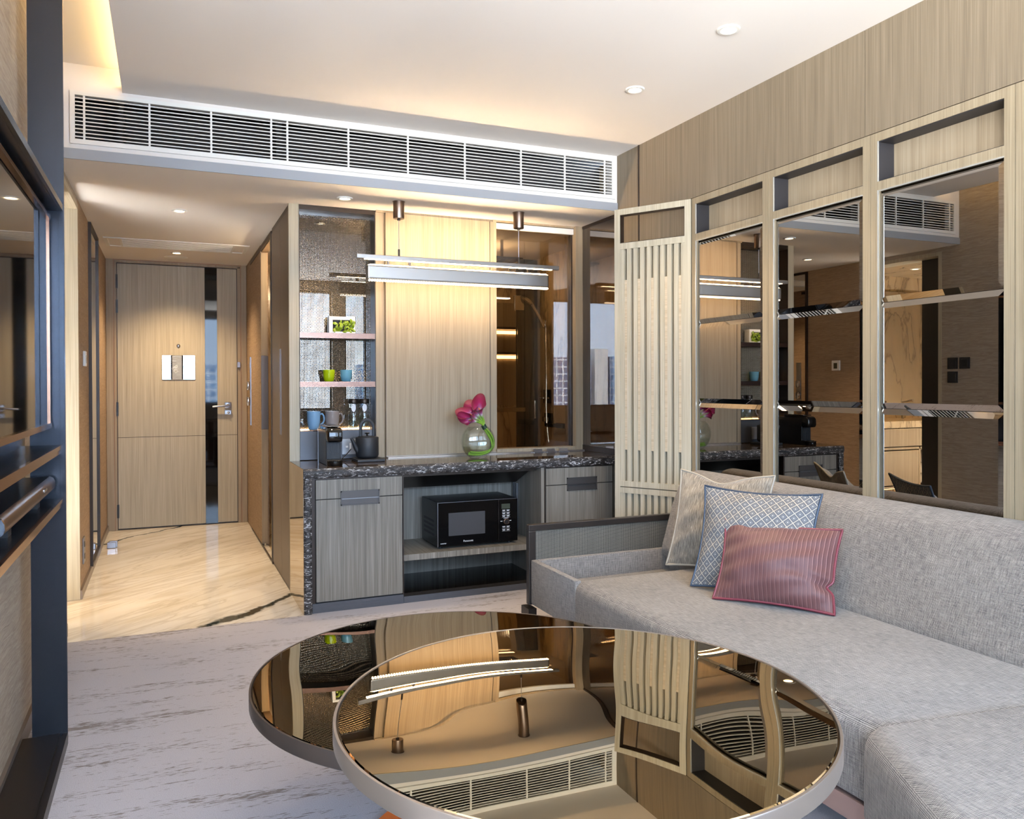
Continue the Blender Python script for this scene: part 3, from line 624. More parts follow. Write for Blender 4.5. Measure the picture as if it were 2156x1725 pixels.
# vanity room seen through the doorway in the mirrors
t = thing('vanity_unit', 'lit vanity cabinet with basin and open towel shelf in the left room', 'cabinet', (-1.35, 5.5, 0))
part(t, 'carcass', MB().box(-2.0, -.72, 5.25, 5.72, .25, .27).box(-2.0, -1.98, 5.25, 5.72, .27, .80).box(-.74, -.72, 5.25, 5.72, .27, .80).box(-1.32, -1.30, 5.25, 5.72, .27, .62).box(-2.0, -.72, 5.25, 5.72, .60, .62), 'oak')
part(t, 'drawer', MB().box(-1.98, -.74, 5.245, 5.27, .63, .79), 'oak'); part(t, 'door', MB().box(-1.29, -.75, 5.245, 5.265, .28, .59), 'oak')
part(t, 'counter', MB().box(-2.02, -.70, 5.22, 5.72, .80, .86), 'wall_marble'); part(t, 'mirror_pane', MB().box(-2.0, -1.15, 5.70, 5.718, 1.0, 2.1), 'mirror_clear')
part(t, 'faucet', MB().tube([(-1.5, 5.6, .86), (-1.5, 5.6, 1.02), (-1.5, 5.48, 1.04)], .012), 'chrome', True)
for k, (x, z) in enumerate(((-1.55, .27), (-1.55, .365), (-1.6, .46))):
    solo('rolled_towel', ('white towel at the bottom of the vanity shelf stack', 'white towel in the middle of the vanity shelf stack', 'white towel on top of the vanity shelf stack')[k], 'towel', MB().box(x-.2, x+.2, 5.28, 5.6, z+.001, z+.092, .04, 4), 'towel', True, 'towels on the vanity shelf')
part(t, 'light_strip', MB().box(-1.95, -.78, 5.30, 5.315, .238, .249), 'led_shelf')
downlight(-1.25, 5.25, ZL, 'recessed downlight over the vanity, seen in the wall mirrors through the doorway', 40, 120)
downlight(-.95, 4.75, ZL, 'recessed downlight just inside the left doorway, seen in the wall mirrors', 12, 90)
solo('pocket_door', 'black edge of a sliding pocket door in the left doorway', 'door', MB().box(-.575, -.545, 4.3765, 4.60, .002, 2.188), 'black_matte')

# ================================================================== BAR
t = thing('stone_countertop', 'dark streaked stone bar counter with a waterfall end', 'countertop', (1.6, 4.5, .76))
part(t, 'top', MB().box(.656, 2.55, 4.26, 4.738, .722, .762), 'stone_top')
b = MB()
def rough_strip(p0, p1, d, nrm, n, wd_):
    """a chiselled strip from p0 to p1, wide along d, bulging along nrm"""
    P = []
    for i in range(n+1):
        row = []
        q = Vector(p0).lerp(Vector(p1), i/n)
        for j in range(7):
            f = j/6; k = math.sin(PI*min(1, max(0, f)))**.5
            row.append(q+Vector(d)*wd_*f+Vector(nrm)*(k*.006+(random.random()*.004 if 0 < j < 6 else 0)))
        P.append(row)
    return P
b.grid(rough_strip((.655, 4.2505, .722-.012), (2.53, 4.2505, .722-.012), (0, 0, 1), (0, -1, 0), 150, .052))
b.grid(rough_strip((.655, 4.2505, 0), (.655, 4.2505, .712), (1, 0, 0), (0, -1, 0), 60, .042))
b.box(.655, 2.53, 4.25, 4.262, .71, .7618).box(.655, .697, 4.25, 4.262, 0, .712)
part(t, 'chiselled_edge', b, 'stone_edge', True)
part(t, 'waterfall_end', MB().box(.660, .694, 4.262, 4.738, 0, .722), 'stone_edge')
part(t, 'mirror_cladding', MB().box(.6535, .660, 4.252, 4.738, 0, .760), 'mirror_gold', label='bronze mirror end cladding')
def handle(parent, x0, x1, z0, z1, name='recessed_handle'):
    zc = (z0+z1)/2; y = 4.262
    h = MB().box(x0, x1, y-.012, y+.004, z1-.007, z1).box(x0, x1, y-.012, y+.004, z0, z0+.007).box(x0, x0+.006, y-.012, y+.004, z0, z1).box(x1-.006, x1, y-.012, y+.004, z0, z1).box(x0, x1, y-.003, y+.004, z0, z1)
    h.box(x0+.006, x1-.006, y-.0125, y-.002, zc-.004, zc-.001).box(x0+.004, x1-.004, y-.0086, y-.002, z0+.004, z1-.004)
    r_ = part(parent, name, h, 'handle_metal'); part(r_, 'handle_lip', MB().box(x0+.006, x1-.006, y-.0145, y-.010, zc-.0045, zc-.001), 'steel'); return r_
# left cabinet
t = thing('bar_cabinet', 'grey wood bar cabinet with drawer and door at the waterfall end of the counter', 'cabinet', (.945, 4.49, 0))
part(t, 'carcass', MB().box(.697, .715, 4.262, 4.73, .005, .709).box(1.188, 1.194, 4.256, 4.73, .05, .709).box(.715, 1.188, 4.285, 4.73, .05, .07).box(.715, 1.188, 4.28, 4.3, .05, .705).box(.697, 1.194, 4.258, 4.28, .703, .709), 'trim_dark')
part(t, 'drawer', MB().box(.720, 1.185, 4.255, 4.278, .600, .701), 'grey_wood')
part(t, 'door', MB().box(.720, 1.185, 4.255, 4.278, .058, .595), 'grey_wood')
handle(t, .849, 1.059, .559, .637)
part(t, 'plinth', MB().box(.700, 1.192, 4.258, 4.28, .0, .050).box(.74, 1.165, 4.2565, 4.26, .012, .016).box(.74, 1.165, 4.2565, 4.26, .030, .034), 'grey_plate', label='grey ventilated plinth')
# open niche
t = thing('open_shelf_unit', 'open niche of the bar with a shelf for the microwave', 'shelf unit', (1.63, 4.5, 0))
part(t, 'back_panel', MB().box(1.196, 2.048, 4.70, 4.72, .05, .709), 'grey_wood')
part(t, 'side_panel', MB().box(2.030, 2.050, 4.258, 4.70, .005, .709), 'grey_wood')
part(t, 'shelf', MB().box(1.196, 2.030, 4.270, 4.70, .230, .263), 'grey_wood')
part(t, 'floor_board', MB().box(1.196, 2.030, 4.262, 4.70, .035, .055), 'black_gloss')
part(t, 'upper_rail', MB().prism([(1.196, 4.33, .709), (1.196, 4.60, .709), (1.196, 4.62, .60), (1.196, 4.60, .59)], (.82, 0, 0)).box(1.196, 2.02, 4.30, 4.34, .69, .709), 'dark_metal', label='dark sloping rail under the counter')
for k in range(3): part(t, 'cable_rail', MB().box(2.022, 2.030, 4.60+.028*k, 4.606+.028*k, .29, .58), 'steel')
part(t, 'plinth', MB().box(1.194, 2.054, 4.260, 4.28, .0, .036).box(1.33, 2.0, 4.2575, 4.262, .014, .024), 'grey_plate')
# right cabinet
t = thing('bar_cabinet', 'grey wood bar cabinet at the far end of the counter, partly hidden by sofa arm', 'cabinet', (2.29, 4.49, 0))
part(t, 'carcass', MB().box(2.051, 2.058, 4.256, 4.73, .005, .709).box(2.058, 2.515, 4.28, 4.3, .05, .705).box(2.058, 2.515, 4.285, 4.73, .05, .07).box(2.051, 2.515, 4.258, 4.28, .704, .709), 'trim_dark')
part(t, 'drawer', MB().box(2.062, 2.513, 4.255, 4.278, .604, .702), 'grey_wood')
part(t, 'door', MB().box(2.062, 2.513, 4.255, 4.278, .058, .599), 'grey_wood')
handle(t, 2.199, 2.403, .563, .642)
part(t, 'plinth', MB().box(2.055, 2.515, 4.26, 4.28, 0, .05), 'grey_plate')
# microwave
t = thing('microwave', 'black microwave oven on the niche shelf', 'microwave', (1.66, 4.48, .263))
x0, x1, y0, y1, z0, z1 = 1.413, 1.910, 4.331, 4.636, .275, .530
part(t, 'casing', MB().box(x0, x1, y0+.018, y1, z0, z1, .004), 'black')
dr = part(t, 'door', MB().box(x0, 1.785, y0, y0+.018, z0+.002, z1, .004), 'black_gloss')
part(dr, 'window', MB().box(1.478, 1.702, y0-.0015, y0+.002, .335, .466), 'oven_window'); part(dr, 'edge_trim', MB().box(x0, x1, y0-.0012, y0+.001, z1-.004, z1-.001).box(x0-.0008, x0+.003, y0-.0012, y0+.003, z0, z1), 'steel')
def text(parent, name, body, size, loc, mat, extr=.0006, rot=(PI/2, 0, 0), align='CENTER'):
    cu = bpy.data.curves.new(name, 'FONT'); cu.body = body; cu.size = size; cu.extrude = extr; cu.align_x = align; cu.align_y = 'CENTER'; cu.resolution_u = 3
    o = bpy.data.objects.new(name, cu); COL.objects.link(o); bpy.context.view_layer.update()
    me = bpy.data.meshes.new_from_object(o.evaluated_get(bpy.context.evaluated_depsgraph_get())); bpy.data.objects.remove(o); bpy.data.curves.remove(cu)
    me.name = name; r = parent
    while r.parent: r = r.parent
    me.transform(Matrix.Translation(Vector(loc)-ORG[r]) @ Matrix.Rotation(rot[2], 4, 'Z') @ Matrix.Rotation(rot[0], 4, 'X'))
    me.materials.clear(); me.materials.append(MT[mat]); o = bpy.data.objects.new(name, me); COL.objects.link(o); o.parent = parent; return o
text(dr, 'lettering', 'Panasonic', .0155, (1.598, y0-.001, .300), 'print'); text(dr, 'lettering', 'inverter', .011, (1.447, y0-.001, .295), 'print')
cp = part(t, 'control_panel', MB().box(1.786, x1, y0, y0+.018, z0+.002, z1, .003), 'black_gloss')
part(cp, 'display', MB().box(1.806, 1.860, y0-.002, y0+.001, .470, .499).box(1.813, 1.853, y0-.0025, y0, .475, .494), 'lcd')
part(cp, 'dial', MB().lathe([(.015, 0), (.015, .010), (.0125, .012)], (0, 0, 0), 28, Matrix.Translation((1.835, y0, .395)) @ Matrix.Rotation(PI/2, 4, 'X')), 'black', True)
part(cp, 'dial_ring', MB().tube([(1.835+.0155*math.cos(a), y0-.009, .395+.0155*math.sin(a)) for a in [i*2*PI/28 for i in range(28)]], .0012, 6, True), 'copper')
b = MB()
for r_, z in enumerate((.461, .444, .428, .365, .347)):
    for c_ in range(2):
        for q in range(2): b.box(1.811+.027*c_+.002*q, 1.831+.027*c_-.003*q, y0-.001, y0+.001, z-.0045*q, z+.0024-.0045*q)
    b.box(1.809, 1.862, y0-.0008, y0+.001, z-.0095, z-.0089)
b.box(1.80, 1.812, y0-.001, y0+.001, .396, .399).box(1.857, 1.868, y0-.001, y0+.001, .397, .400).box(1.82, 1.85, y0-.001, y0+.001, .4135, .4155)
part(cp, 'printing', b, 'print')
for k in range(4): part(t, 'vent_slot', MB().box(x0-.001, x0+.002, 4.40, 4.59, .330+.026*k, .343+.026*k), 'black_matte')
for x in (1.44, 1.87):
    for y in (4.37, 4.60): part(t, 'foot', MB().cyl((x, y, .2632), .012, .013, 14), 'black')

# ---- shelf niche with mesh and mirror
t = thing('display_niche', 'tall mirrored niche with woven metal mesh and two shelves over the bar', 'shelf niche', (.936, 4.79, .766))
part(t, 'mirror_back', MB().box(.711, 1.161, 4.862, 4.874, .766, ZL-.001), 'mirror_niche')
part(t, 'surround', MB().box(1.156, 1.1608, 4.738, 4.862, .766, ZL-.001).box(.711, 1.156, 4.738, 4.862, 2.222, ZL-.001).box(.7112, .7135, 4.738, 4.862, .766, 2.222), 'dark_metal')
part(t, 'back_splash', MB().box(.7135, 1.156, 4.742, 4.860, .766, .932), 'grey_plate')
part(t, 'ledge', MB().box(.7135, 1.156, 4.740, 4.860, .932, .936), 'copper')
part(t, 'light_strip', MB().box(.72, 1.15, 4.852, 4.857, .9365, .9405), 'led_shelf')
for z in (1.477, 1.190):
    s_ = part(t, 'shelf', MB().box(.7135, 1.156, 4.742, 4.850, z+.004, z+.028), 'dark_metal'); part(s_, 'shelf_edge', MB().box(.7135, 1.1562, 4.737, 4.742, z, z+.032), 'copper_niche', label='polished rose gold edge')
b = MB(); px_ = .0088
def wire(p0, ax, n, step, off, ph):
    bm_ = b.bm; rows = []
    for i in range(n+1):
        o_ = Vector(p0); o_[ax] += i*step; w_ = off*math.cos(PI*(i+ph))
        o_.y += w_
        d_ = .0017; c_ = 2 if ax == 0 else 0
        v = [bm_.verts.new(o_) for _ in range(4)]
        v[0].co[c_] -= d_; v[1].co.y -= d_*.6; v[2].co[c_] += d_; v[3].co.y += d_*.6
        rows.append(v)
    for p, q in zip(rows, rows[1:]):
        for k in range(4): bm_.faces.new((p[k], p[(k+1) % 4], q[(k+1) % 4], q[k]))
ncol, nrow = int(.44/px_), int(1.28/px_)
for j in range(nrow): wire((.716, 4.857, .939+j*px_), 0, ncol, px_, .0013, j)
for i in range(ncol+1): wire((.716+i*px_, 4.857, .939), 2, nrow, px_, .0013, i+1)
part(t, 'woven_mesh', b, 'mesh_metal', True)
t = thing('wall_socket', 'grey double power socket behind the kettle', 'socket', (1.0, 4.738, .79))
part(t, 'plate', MB().box(.953, 1.060, 4.734, 4.7415, .789, .881, .002), 'grey_sock'); part(t, 'outlet', MB().box(.976, .990, 4.7325, 4.7345, .830, .841), 'white_plastic'); part(t, 'rocker', MB().box(.998, 1.008, 4.7315, 4.7345, .816, .856, .002), 'white_plastic')

# ---- things on the niche shelves
def mug(x, y, z, r, h, mat, label, hd=True, name='mug', group=None):
    t = thing(name, label, 'cup' if not hd else 'mug', (x, y, z), group)
    part(t, 'body', MB().lathe([(0, .0005), (r*.62, .0005), (r*.78, .006), (r*.93, h*.45), (r, h), (r-.003, h), (r*.9-.003, h*.45), (r*.74, .01), (0, .008)], (x, y, z), 36), mat, True)
    part(t, 'interior', MB().lathe([(r-.0032, h-.0008), (r*.9-.0035, h*.45), (r*.70, .012), (0, .0105)], (x, y, z), 30, caps=False), 'cup_white', True)
    if hd:
        pts = [(x+r*.93+.001, y, z+h*.82), (x+r+.010, y, z+h*.86), (x+r+.021, y, z+h*.66), (x+r+.018, y, z+h*.42), (x+r*.9+.004, y, z+h*.26)]
        part(t, 'handle', MB().tube(smooth_path(pts, 4), .0052, 8), mat, True)
    return t
def smooth_path(p, n):
    p = [Vector(q) for q in p]; o = []
    for i in range(len(p)-1):
        a = p[max(0, i-1)]; b_ = p[i]; c = p[i+1]; d_ = p[min(len(p)-1, i+2)]
        for k in range(n):
            t_ = k/n; o.append(.5*((2*b_)+(c-a)*t_+(2*a-5*b_+4*c-d_)*t_*t_+(3*b_-a-3*c+d_)*t_**3))
    o.append(p[-1]); return o
mug(.800, 4.796, .9362, .040, .110, 'blue_glaze', 'tall pale blue mug on the lit lowest ledge')
mug(.909, 4.796, .9362, .042, .110, 'taupe_glaze', 'tall taupe mug on the lit lowest ledge')
mug(.889, 4.790, 1.2202, .036, .072, 'lime', 'lime green cup on the middle shelf', False, 'cup')
mug(.992, 4.790, 1.2202, .036, .072, 'sky_glaze', 'turquoise cup on the middle shelf', False, 'cup')
def bottle(x, label):
    y, z = 4.800, .9362
    t = thing('water_bottle', label, 'bottle', (x, y, z), 'glass water bottles on the ledge')
    part(t, 'body', MB().lathe([(0, .001), (.028, .001), (.030, .006), (.030, .075), (.024, .095), (.029, .115), (.029, .150), (.024, .154)], (x, y, z), 28, caps=False), 'glass', True)
    part(t, 'cap', MB().lathe([(0, .152), (.029, .152), (.030, .155), (.030, .178), (.028, .181), (0, .181)], (x, y, z), 28), 'dark_metal', True)
    part(t, 'label_tag', MB().lathe([(0, 0), (.013, .0), (.013, .0008), (0, .0008)], (0, 0, 0), 24, Matrix.Translation((x-.004, y-.0302, z+.128)) @ Matrix.Rotation(PI/2, 4, 'X') @ Matrix.Scale(1.8, 4, (0, 1, 0))), 'print', label='white oval paper label')
    part(t, 'water', MB().lathe([(0, .003), (.027, .003), (.0285, .01), (.0285, .074), (.024, .088), (0, .088)], (x, y, z), 24), 'water', True)
bottle(1.036, 'clear glass water bottle with dark cap, next to the taupe mug'); bottle(1.102, 'clear glass water bottle with dark cap, at the oak strip end of the ledge')
# framed plant
t = thing('framed_plant', 'white box frame holding a small green plant on the top shelf', 'plant', (.968, 4.80, 1.5052))
x0, x1, z0, z1 = .889, 1.047, 1.5055, 1.609
part(t, 'frame', MB().box(x0, x1, 4.775, 4.835, z1-.020, z1, .002).box(x0, x1, 4.775, 4.835, z0, z0+.014, .002).box(x0, x0+.022, 4.775, 4.835, z0+.014, z1-.02, .002).box(x1-.022, x1, 4.775, 4.835, z0+.014, z1-.02, .002), 'white_plastic')
part(t, 'backing', MB().box(x0+.02, x1-.02, 4.822, 4.830, z0+.012, z1-.018), 'trim_dark')
b = MB(); rl = random.Random(3)
for k in range(46):
    cx = .968+rl.uniform(-.062, .070); cz = 1.545+rl.uniform(-.026, .034); cyy = 4.775+rl.uniform(-.028, .02)
    L = rl.uniform(.014, .023); a = rl.uniform(0, 2*PI); tl = rl.uniform(-.6, .9)
    u_ = Vector((math.cos(a), -.35, math.sin(a))).normalized(); v_ = u_.cross(Vector((rl.uniform(-.4, .4), 1, rl.uniform(-.2, .6)))).normalized(); w_ = u_.cross(v_)
    c0 = Vector((cx, cyy, cz)); P = []
    for i in range(5):
        f = i/4; hw = L*.42*math.sin(PI*(f*.92+.04)); P.append([c0+u_*L*(f-.4)*1.5+v_*hw*s+w_*(-abs(s)*hw*.35+(f-.5)**2*-.02) for s in (-1, -.5, 0, .5, 1)])
    b.grid(P)
part(t, 'leaves', b, 'leaf', True)

# ---- kettle
t = thing('electric_kettle', 'matte black kettle with tall arched handle on its base', 'kettle', (1.066, 4.57, .7622))
kx, ky, kz = 1.066, 4.57, .7622
part(t, 'power_base', MB().prism([(kx-.075, ky-.085, kz), (kx+.085, ky-.085, kz), (kx+.085, ky+.08, kz), (kx-.075, ky+.08, kz)], (0, 0, .016), .004), 'black_matte')
part(t, 'body', MB().lathe([(0, .020), (.052, .020), (.062, .026), (.066, .036), (.066, .134), (.064, .138), (.056, .139), (0, .139)], (kx, ky, kz), 44), 'black_matte', True)
ld = part(t, 'lid', MB().lathe([(0, .140), (.052, .140), (.052, .143), (0, .144)], (kx, ky, kz), 36), 'black_matte', True)
part(ld, 'lid_knob', MB().lathe([(0, .143), (.005, .143), (.005, .155), (.015, .158), (.015, .163), (0, .164)], (kx, ky, kz), 24), 'black_gloss', True)
part(t, 'spout', MB().tube(smooth_path([(kx-.052, ky-.012, kz+.055), (kx-.070, ky-.016, kz+.082), (kx-.084, ky-.02, kz+.112), (kx-.096, ky-.022, kz+.134)], 5), .017, 12, r_end=.008), 'black_matte', True)
pts = [(kx+s*.038, ky, kz+z) for s, z in ((-1, .128), (-1, .17))]+[(kx-.038*math.cos(a), ky, kz+.19+.048*math.sin(a)) for a in [i*PI/12 for i in range(13)]]+[(kx+.038, ky, kz+.17), (kx+.038, ky, kz+.128)]
part(t, 'handle', MB().tube(pts, .009, 10, flat=(.55, 1.1)), 'black_matte', True)
part(t, 'power_cord', MB().tube(smooth_path([(kx-.07, ky+.03, kz+.006), (kx-.11, ky+.03, kz+.004), (kx-.13, ky+.09, kz+.004), (kx-.09, ky+.14, kz+.03), (kx-.06, ky+.155, kz+.06)], 6), .0028, 6), 'black')
# ---- coffee machine
t = thing('coffee_machine', 'slim black capsule coffee machine at the pillar end of the bar', 'coffee machine', (.842, 4.50, .7622))
cx, cz = .842, .7622
part(t, 'body', MB().box(cx-.041, cx+.041, 4.415, 4.66, cz, cz+.195, .004, 2), 'black')
part(t, 'side_trim', MB().box(cx-.0425, cx-.0395, 4.652, 4.6615, cz, cz+.192), 'steel')
part(t, 'head', MB().prism([(cx-.040, 4.43, cz+.125), (cx-.040, 4.36, cz+.128), (cx-.040, 4.352, cz+.150), (cx-.040, 4.355, cz+.190), (cx-.040, 4.375, cz+.205), (cx-.040, 4.60, cz+.213), (cx-.040, 4.60, cz+.19)], (.08, 0, 0), .010, 3), 'black_gloss', True)
part(t, 'lever', MB().box(cx-.036, cx+.036, 4.40, 4.60, cz+.209, cz+.217, .003), 'chrome_dark')
g = MB().box(cx-.036, cx+.036, 4.409, 4.416, cz+.03, cz+.125)
for i in range(10):
    for j in range(12): g.box(cx-.034+.0071*i, cx-.029+.0071*i, 4.4065, 4.4095, cz+.034+.0076*j, cz+.0392+.0076*j)
part(t, 'front_grid', g, 'black_matte')
part(t, 'drip_tray', MB().lathe([(0, 0), (.040, 0), (.042, .004), (.042, .028), (.039, .031), (0, .031)], (cx, 4.375, cz), 32), 'black_gloss', True)
part(t, 'tray_lip', MB().box(cx-.041, cx+.041, 4.375, 4.42, cz, cz+.034, .003), 'black')
# counter channel strip and coasters at the back
t = solo('track_channel', 'low metal sliding track along the back of the counter', 'track', MB().box(1.215, 2.545, 4.665, 4.70, .7622, .769).box(1.215, 2.545, 4.705, 4.734, .7622, .773), 'cream_metal')
for k, (x, y) in enumerate(((2.20, 4.64), (2.29, 4.635), (2.38, 4.63))):
    solo('card', ('small silver card on the track beside the shower window, the one nearest the vase', 'small silver card, middle of the three beside the shower window', 'small silver card nearest the smoked mirror corner')[k], 'card', MB().box(x-.035, x+.03, y-.008, y+.02, .7625, .766).prism([(x-.03, y+.015, .7625), (x+.03, y+.015, .7625), (x+.03, y+.022, .785), (x-.03, y+.022, .785)], (0, .002, 0)), 'steel', group='silver cards by the window')
# sliding oak panel
t = thing('sliding_panel', 'wide pale oak sliding panel behind the bar', 'panel', (1.563, 4.725, .773))
part(t, 'leaf', MB().box(1.214, 1.912, 4.713, 4.733, .7735, 2.236), 'oak'); part(t, 'edge_strip', MB().box(1.889, 1.8925, 4.711, 4.714, .775, 2.236).box(1.2135, 1.216, 4.711, 4.714, .775, 2.236), 'trim_dark')
struct('trim_9', 'pale head strip over the sliding panel', MB().box(1.161, 2.552, 4.72, 4.745, 2.238, ZL), 'oak', 'trim')
# smoked side mirror
t = thing('side_mirror', 'smoked mirror panel on the oak wall end of the bar alcove', 'mirror', (2.555, 4.48, .763))
part(t, 'mirror_pane', MB().box(2.553, 2.565, 4.235, 4.735, .80, 2.235), 'mirror_dark'); part(t, 'frame', MB().box(2.548, 2.57, 4.725, 4.738, .763, ZL).box(2.548, 2.57, 4.235, 4.725, 2.232, ZL).box(2.548, 2.57, 4.235, 4.725, .763, .80), 'trim_dark')
struct('wall_alcove', 'wall behind the smoked mirror of the bar alcove', MB().box(2.566, 2.7, 4.23, 4.75, 0, 2.6), 'oak', 'wall')

# ---- vase and flowers
vx, vy, vz = 1.724, 4.50, .7622
t = thing('glass_vase', 'round flattened clear glass vase on the counter', 'vase', (vx, vy, vz))
R = .108; prof = []
for i in range(25):
    a = -PI/2+.46+i*(PI-.46-.66)/24; prof.append((R*math.cos(a), .097+R*math.sin(a)))
inn = [(max(r-.005, .0), z+(.004 if i < 3 else 0)) for i, (r, z) in enumerate(prof)][::-1]
part(t, 'bowl', MB().lathe([(0, prof[0][1])]+prof+inn+[(0, inn[-1][1])], (vx, vy, vz), 56, sy=.52, caps=False), 'glass', True)
wp = [(r-.006, z) for r, z in prof if z < .072]; wp[0] = (wp[0][0], wp[0][1]+.006)
part(t, 'water', MB().lathe([(0, wp[0][1])]+wp+[(0, wp[-1][1])], (vx, vy, vz), 48, sy=.5, caps=False), 'water', True)
part(t, 'rim', MB().lathe([(prof[-1][0]-.006, prof[-1][1]), (prof[-1][0]-.003, prof[-1][1]+.003), (prof[-1][0], prof[-1][1])], (vx, vy, vz), 48, sy=.55, caps=False), 'glass', True)
fl = thing('calla_lilies', 'bunch of dark pink calla lilies tied with green, arching out of the vase', 'flowers', (vx, vy, .7625))
def calla(base, tip, up, label, L, op):
    """spathe: funnel from base towards tip, mouth flaring to one pointed lip"""
    base = Vector(base); ax = (Vector(tip)-base).normalized(); side = ax.cross(Vector(up)).normalized(); nrm = side.cross(ax)
    P, UV = [], []
    nu, nv = 29, 13
    for i in range(nu):
        th = 2*PI*i/(nu-1)*.97+.05; row, ur = [], []
        for j in range(nv):
            f = j/(nv-1)
            k = .5-.5*math.cos(th-.05)             # 0 at the seam, 1 at the pointed lip
            ln_ = L*f*(.60+.55*k**3)
            r = .0055+op*(f**1.7)*(.55+.35*k)
            if f > .6: r += op*.75*((f-.6)/.4)**2*(.35+.75*k**1.5)+op*.10*((f-.6)/.4)*math.sin(5*th)
            drop = -op*.55*max(0, f-.72)**1.6*k*3.0
            row.append(base+ax*(ln_+drop*.2)+(side*math.sin(th)+nrm*math.cos(th))*r*(1 if f < .9 or k > .3 else .93)); ur.append((i/(nu-1), f))
        P.append(row); UV.append(ur)
    p = part(fl, 'bloom', MB().grid(P, uvs=UV), 'calla', True)
    part(p, 'spadix', MB().tube([base+ax*L*.25, base+ax*L*.6], .0045, 8, r_end=.003), 'spadix', True)
tie = Vector((1.761, 4.490, .946))
blooms = [((1.747, 4.478, 1.000), (1.700, 4.455, 1.095), (-.8, -.6, .3), .118, .036), ((1.722, 4.480, .990), (1.632, 4.462, 1.046), (-.4, -.7, .6), .122, .033), ((1.712, 4.470, .978), (1.612, 4.445, .998), (-.3, -.8, -.4), .110, .026), ((1.737, 4.492, 1.000), (1.668, 4.50, 1.085), (-.6, -.3, .6), .112, .032)]
low = [(1.795, .902), (1.817, .862), (1.820, .826), (1.798, .797), (1.740, .783), (1.668, .788)]
for k, (b0, tp, up_, L, op) in enumerate(blooms):
    calla(b0, tp, up_, '', L, op)
    o_ = Vector(((k-1.5)*.006, (k % 2)*.012-.006, (k-1.5)*.003))
    pts = [b0, Vector(b0).lerp(tie, .5)+Vector((.004, 0, .004)), tie+o_*.6]+[Vector((x, 4.498, z))+o_+Vector((0, 0, .004*(k % 3))) for x, z in low]
    part(fl, 'stem', MB().tube(smooth_path(pts, 5), .0058, 10), 'stem', True)
part(fl, 'tie_band', MB().tube([tie+Vector((-.006, 0, .010)), tie+Vector((.006, 0, -.010))], .0155, 16), 'tie', True)

# ---- pendant lamp
t = thing('pendant_lamp', 'long brushed metal linear pendant lamp over the bar', 'pendant lamp', (1.61, 4.46, 1.786))
py = 4.46
for x in (1.229, 1.979):
    part(t, 'canopy', MB().lathe([(0, 2.152), (.031, 2.152), (.032, 2.155), (.032, 2.247), (.036, 2.247), (.036, 2.2495), (0, 2.2495)], (x, py, 0), 36), 'brushed_bronze', True)
    part(t, 'wire', MB().cyl((x, py, 1.96), .0022, .195, 8), 'steel'); part(t, 'ferrule', MB().cyl((x, py, 1.935), .006, .042, 12).cyl((x, py, 2.142), .009, .012, 12), 'dark_metal')
part(t, 'top_bar', MB().box(.983, 2.247, py-.017, py+.017, 1.912, 1.936, .002), 'brushed')
part(t, 'upper_diffuser', MB().box(1.03, 2.20, py-.012, py+.012, 1.9105, 1.9125), 'led_up')
part(t, 'added_uplight', MB().box(1.06, 2.16, py-.013, py+.013, 1.8805, 1.8825), 'led_added')  # added strip, unseen from below, throws the warm glow onto the ceiling
for x in (1.165, 1.291, 1.919, 2.042): part(t, 'post', MB().box(x-.006, x+.006, py-.006, py+.006, 1.880, 1.907), 'chrome_dark')
part(t, 'body', MB().box(1.040, 2.176, py-.020, py+.020, 1.796, 1.881, .012, 3), 'brushed')
b = MB()
for i in range(74): x = 1.052+i*.0152; b.prism([(x, py-.016, 1.7965), (x+.009, py-.016, 1.7965), (x+.013, py+.016, 1.7965), (x+.004, py+.016, 1.7965)], (0, 0, -.007), .0015, 1)
part(t, 'lower_diffuser', b, 'led')

